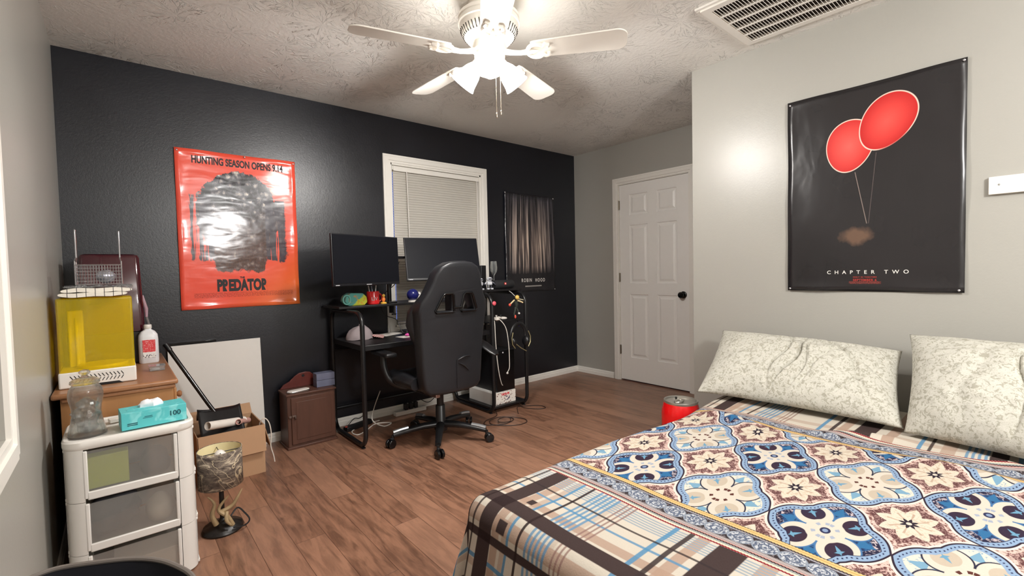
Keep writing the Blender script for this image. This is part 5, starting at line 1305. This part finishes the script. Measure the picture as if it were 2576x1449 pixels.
lump('dark_pouch', (.405, 2.425, CZ+.026), (.016, .014, .018), M_DG, 'small dark grey lump at the right rear of the cart top', 'pouch')

# ------------------------------------------------------------------ lamp, carton, dustpan, board
M_TSH = pm('lamp_black_resin', (26, 22, 20), .4, bump=.3, bsc=60)
LX, LY = .548, 2.480
tl = thing('table_lamp', (LX, LY, 0), 'antler table lamp with a camouflage drum shade standing on the floor', 'table lamp')
g = G('camouflage_bark_print'); P = g.objc(); x, y, z = g.xyz(P)
a = g.noise(g.vec(g.mul(x, 9), g.mul(y, 9), g.mul(z, 26)), 1.3, 5, .65, 1.8); b_ = g.noise(P, 26, 4, .7, 1.2); br = g.noise(g.vec(g.add(x, g.mul(z, .8)), y, g.mul(z, .5)), 9, 2, .5, 1.5)
c = g.ramp(a, [(.34, lin(52, 42, 38)), (.48, lin(104, 92, 82)), (.58, lin(142, 128, 112)), (.66, lin(206, 192, 168))])
c = g.mix(g.band(br, .5, .014, .012), c, lin(196, 180, 150)); c = g.mix(g.mul(g.gt(b_, .60, .03), .6), c, lin(66, 56, 50))
M_CAMO = g.fin(c, .8)
m = MB(); m.lathe([(.088, .212), (.088, .378)], (LX, LY, 0), 48, cap=False); m.build('lamp_shade', M_CAMO, tl, thick=.0025)
M_LIN = pm('shade_lining', (228, 216, 170), .7)
m = MB(); m.lathe([(.0855, .214), (.0855, .377)], (LX, LY, 0), 48, cap=False); m.build('shade_lining', M_LIN, tl)
MB().cyl((LX, LY, .02), (LX, LY, .30), .010).build('lamp_stem', M_TSH, tl)
m = MB(); m.tube([(LX-.086, LY, .36), (LX+.086, LY, .36)], .002, 6); m.tube([(LX, LY-.086, .36), (LX, LY+.086, .36)], .002, 6); m.build('shade_spider', M_BLACKM, tl)
MB().ell((LX, LY, .335), (.028, .028, .036)).build('unlit_bulb', M_WPLAST, tl)
m = MB(); m.lathe([(.080, 0), (.084, .008), (.078, .022), (.050, .036), (.020, .044), (.012, .055)], (LX, LY, 0), 36); m.v = [tuple(Vector(v)+Vector((0, 0, .006*mnoise.noise(Vector(v)*40) if v[2] > .01 else 0))) for v in m.v]; m.build('lamp_base', M_TSH, tl)
M_ANT = pm('antler_bone', (156, 134, 100), .5, var=.25, nsc=40)
for pts, rr in (([(LX+.03, LY-.05, .03), (LX+.01, LY-.055, .08), (LX-.02, LY-.05, .12), (LX+.02, LY-.05, .17)], [.012, .010, .008, .003]), ([(LX-.02, LY-.04, .10), (LX+.03, LY-.045, .115), (LX+.055, LY-.05, .15), (LX+.075, LY-.05, .185)], [.010, .009, .007, .002]),
                ([(LX-.03, LY-.04, .05), (LX-.045, LY-.045, .10), (LX-.035, LY-.05, .15), (LX-.06, LY-.05, .19)], [.012, .010, .007, .002]), ([(LX+.01, LY-.055, .10), (LX+.005, LY-.075, .07), (LX+.02, LY-.08, .045)], [.009, .008, .004])):
    MB().tube(smooth_path(pts, 5), [rr[min(int(k/5), len(rr)-1)]+(rr[min(int(k/5)+1, len(rr)-1)]-rr[min(int(k/5), len(rr)-1)])*((k % 5)/5) for k in range((len(pts)-1)*5+1)], 9).build('antler', M_ANT, tl)
MB().tube(smooth_path([(LX+.03, LY-.02, .06), (LX+.06, LY-.01, .085), (LX+.085, LY-.03, .06), (LX+.10, LY-.05, .03), (LX+.075, LY-.07, .02), (LX+.03, LY-.08, .03)], 6), .0035, 7).build('lamp_cord', M_BLACKP, tl)
# carton
M_KRAFT = pm('kraft_cardboard', (182, 145, 112), .85, var=.05, nsc=8, bump=.05, bsc=120)
bx = thing('cardboard_box', (.69, 3.19, 0), 'open brown cardboard box holding a dustpan and paper rolls beside the lamp', 'cardboard box')
X0, X1, Y0, Y1, ZH = .520, .852, 3.040, 3.360, .285
m = MB(); q = .004
m.b2((X0, Y0, 0), (X1, Y0+q, ZH)); m.b2((X0, Y1-q, 0), (X1, Y1, ZH)); m.b2((X0, Y0+q, 0), (X0+q, Y1-q, ZH)); m.b2((X1-q, Y0+q, 0), (X1, Y1-q, ZH)); m.b2((X0+q, Y0+q, 0), (X1-q, Y1-q, q)); m.build('box_body', M_KRAFT, bx, smooth=False)
def flap(name, p, h, mat=M_KRAFT):
    MB().add([*p], [(0, 1, 2, 3)]).build(name, mat, bx, thick=.004, smooth=False)
flap('box_flap', [(X0+.005, Y0-.004, ZH), (X1+.004, Y0-.004, ZH), (X1+.002, Y0-.026, ZH-.150), (X0+.005, Y0-.026, ZH-.150)], 0)
flap('box_flap', [(X0, Y1, ZH), (X1, Y1, ZH), (X1-.004, Y1+.035, ZH+.060), (X0, Y1+.035, ZH+.060)], 0)
flap('box_flap', [(X1, Y0, ZH), (X1, Y1, ZH), (X1+.035, Y1-.01, ZH-.145), (X1+.035, Y0+.01, ZH-.145)], 0)
# dustpan with long handle
dp = thing('lobby_dustpan', (.62, 3.2, .18), 'black upright dustpan with a long handle leaning in the cardboard box', 'dustpan')
m = MB()
m.grid(lambda a, b: (.545+.215*a, 3.06+.15*b+.012*cos(a*pi), .235+.150*b+.012*abs(2*a-1)**3), 16, 10); m.build('pan_tray', M_BLACKP, dp, thick=.006)
m = MB(); m.grid(lambda a, b: (.545+.215*a, 3.21+.05*sin(b*pi*.5), .385-.06*b+.0*a), 10, 6); m.build('pan_hood', M_BLACKP, dp, thick=.006)
MB().tube([(.648, 3.19, .335), (.600, 3.24, .425), (.43, 3.365, .765)], .0115, 12).build('pan_handle', M_GLOSSB, dp)
MB().tube([(.442, 3.356, .741), (.424, 3.370, .777)], .0145, 12).build('handle_grip', M_BLACKP, dp)
def roll(name, p0, p1, r, lab, mat=M_PAPER):
    p0 = Vector(p0); p1 = Vector(p1); L = (p1-p0).length; Mx = Matrix.Translation(p0) @ (p1-p0).to_track_quat('Z', 'Y').to_matrix().to_4x4()
    m = MB(); m.lathe([(r, 0), (r, L), (r-.0025, L), (r-.0025, 0), (r, 0)], n=32, M=Mx, cap=False); o = m.build(name, mat); return tag(o, lab, 'paper roll', 'paper rolls in the box')
roll('paper_roll', (.570, 3.02, .345), (.770, 3.16, .300), .023, 'thick white paper roll lying over the black dustpan')
roll('paper_roll', (.728, 3.08, .318), (.80, 3.20, .285), .016, 'short pinkish paper roll at the right end of the thick roll', pm('pinkish_paper', (206, 160, 150), .7))
cable('charging_cable', 'white cord hooked over the right rim of the cardboard box', [(.835, 3.10, .24), (.838, 3.06, .300), (.860, 3.045, .318), (.880, 3.035, .285), (.887, 3.030, .22), (.882, 3.03, .15), (.895, 3.03, .09), (.900, 3.03, .05)], .0032, M_CABW)
# white board leaning on the wall
bd = thing('white_board', (.70, 3.48, 0), 'blank white panel leaning against the black wall behind the carton', 'board')
Mw = Matrix.Translation((0, 3.470, .004)) @ Matrix.Rotation(rad(-4.3), 4, 'X')
MB().b2((.442, 0, 0), (.952, .016, .742)).build('board_panel', pm('board_white', (218, 215, 210), .5, var=.02), bd).data.transform(Matrix.Translation(-bd.location) @ Mw @ Matrix.Translation(bd.location))
o = MB().b2((.425, YB-.018, .745), (.70, YB-.001, .760)).build('edge_shade_strip', M_GLOSSB, bevel=.003); tag(o, 'thin glossy black strip standing for the shade just above the white board', 'strip')  # dark strip stands in for shading along the board's top edge

# ------------------------------------------------------------------ small brown cabinet
cb = thing('wooden_cabinet', (1.205, 3.39, 0), 'small dark brown wooden wall cabinet standing on the floor left of the desk', 'cabinet')
M_WAL = wood('dark_walnut', (66, 40, 30), (98, 64, 50), .45, (22, 22, 3)); M_MAH = wood('mahogany', (74, 26, 22), (104, 44, 36), .35, (20, 20, 5))
cx0, cx1, cy0, cy1, cz = 1.042, 1.372, 3.292, 3.498, .372
MB().b2((cx0+.008, cy0+.010, .004), (cx1-.008, cy1, cz-.012)).build('cabinet_body', M_WAL, cb, bevel=.003)
MB().b2((cx0, cy0, cz-.014), (cx1, cy1, cz)).build('cabinet_top', M_WAL, cb, bevel=.003)
MB().b2((cx0, cy0, 0), (cx1, cy1, .016)).build('cabinet_plinth', M_WAL, cb, bevel=.003)
dd_ = MB().b2((cx0+.030, cy0+.001, .030), (cx1-.012, cy0+.0105, cz-.028)).build('cabinet_door', M_WAL, cb, bevel=.003)
MB().b2((cx0+.060, cy0-.0015, .060), (cx1-.040, cy0+.002, cz-.058)).build('door_panel', M_WAL, dd_, bevel=.002)
m = MB(); m.b2((cx0+.014, cy0-.006, .215), (cx0+.030, cy0+.002, .229)); m.b2((cx0+.032, cy0-.008, .218), (cx0+.058, cy0, .230)); m.ell((cx0+.052, cy0-.010, .212), (.005, .006, .012)); m.build('door_latch', pm('aged_steel', (120, 104, 96), .4, .8), dd_, bevel=.001)
pts = [(cx0+.01, cz), (cx0+.035, cz+.030), (cx0+.075, cz+.048), (cx0+.11, cz+.080), (cx0+.14, cz+.098), (cx0+.185, cz+.102), (cx0+.215, cz+.095), (cx0+.24, cz+.07), (cx0+.27, cz+.05), (cx1-.02, cz)]
MB().prism(pts, cy1-.018, cy1-.004, 'Y').build('scalloped_crest', M_MAH, cb, bevel=.003)
MB().lathe([(.010, 0), (.010, .001)], (cx0+.165, cy1-.0185, cz+.078), 14, M=Matrix.Rotation(pi/2, 4, 'X')).build('crest_hole', M_BLACKP, cb)
o = thing('white_gadget', (1.135, 3.345, cz), 'flat white rounded device with a chrome edge on the small brown cabinet', 'device', rz=.12)
MB().prism(rrect(-.072, -.028, .072, .028, .026, 6), .0, .014, 'Z').build('device_body', M_WPLAST, o, bevel=.004, local=True)
MB().tube([(a, b, .007) for a, b in rrect(-.0735, -.0295, .0735, .0295, .027, 6)], .0025, 6, closed=True).build('chrome_edge', M_CHROME, o, local=True)
M_GB2 = pm('blue_grey_card', (104, 108, 130), .6)
for k in range(2):
    o = MB().b2((1.262, 3.36, cz+k*.048), (1.388, 3.44, cz+.0465+k*.048)).build('card_box', M_GB2, bevel=.002); tag(o, ['lower', 'upper'][k]+' of the two stacked blue-grey boxes on the small brown cabinet', 'box', 'stacked boxes on the cabinet')

# ------------------------------------------------------------------ black hamper at the photographer's side
hp = thing('laundry_hamper', (.17, 1.25, 0), 'black soft hamper with a grey rim at the bottom edge of the view', 'hamper')
ctl = [(.035, 1.478), (.085, 1.487), (.155, 1.455), (.219, 1.415), (.268, 1.362), (.301, 1.299), (.322, 1.233), (.326, 1.15), (.300, 1.08), (.235, 1.035), (.14, 1.03), (.06, 1.07), (.022, 1.16), (.015, 1.29), (.018, 1.41)]
loop = smooth_path([(*p, 0) for p in ctl]+[(*ctl[0], 0)], 5)[:-1]; nL = len(loop); cxm = sum(p.x for p in loop)/nL; cym = sum(p.y for p in loop)/nL
def ringz(z, s): return [((p.x-cxm)*s+cxm, (p.y-cym)*s+cym, z) for p in loop]
lv = [(.50, 1.0), (.40, .985), (.2, .95), (.01, .90)]; vs = sum([ringz(z, s) for z, s in lv], [])
inn = [(.02, .89), (.2, .94), (.40, .972), (.497, .985)]; vs += sum([ringz(z, s) for z, s in inn], [])
fs = [(r*nL+k, r*nL+(k+1) % nL, (r+1)*nL+(k+1) % nL, (r+1)*nL+k) for r in range(7) if r != 3 for k in range(nL)]+[tuple(range(3*nL, 4*nL)), tuple(range(4*nL, 5*nL))]
MB().add(vs, fs).build('hamper_body', pm('black_canvas', (22, 22, 30), .8), hp)
MB().tube(ringz(.500, .992), .0055, 8, closed=True).build('hamper_rim', pm('grey_binding', (110, 102, 96), .7), hp)
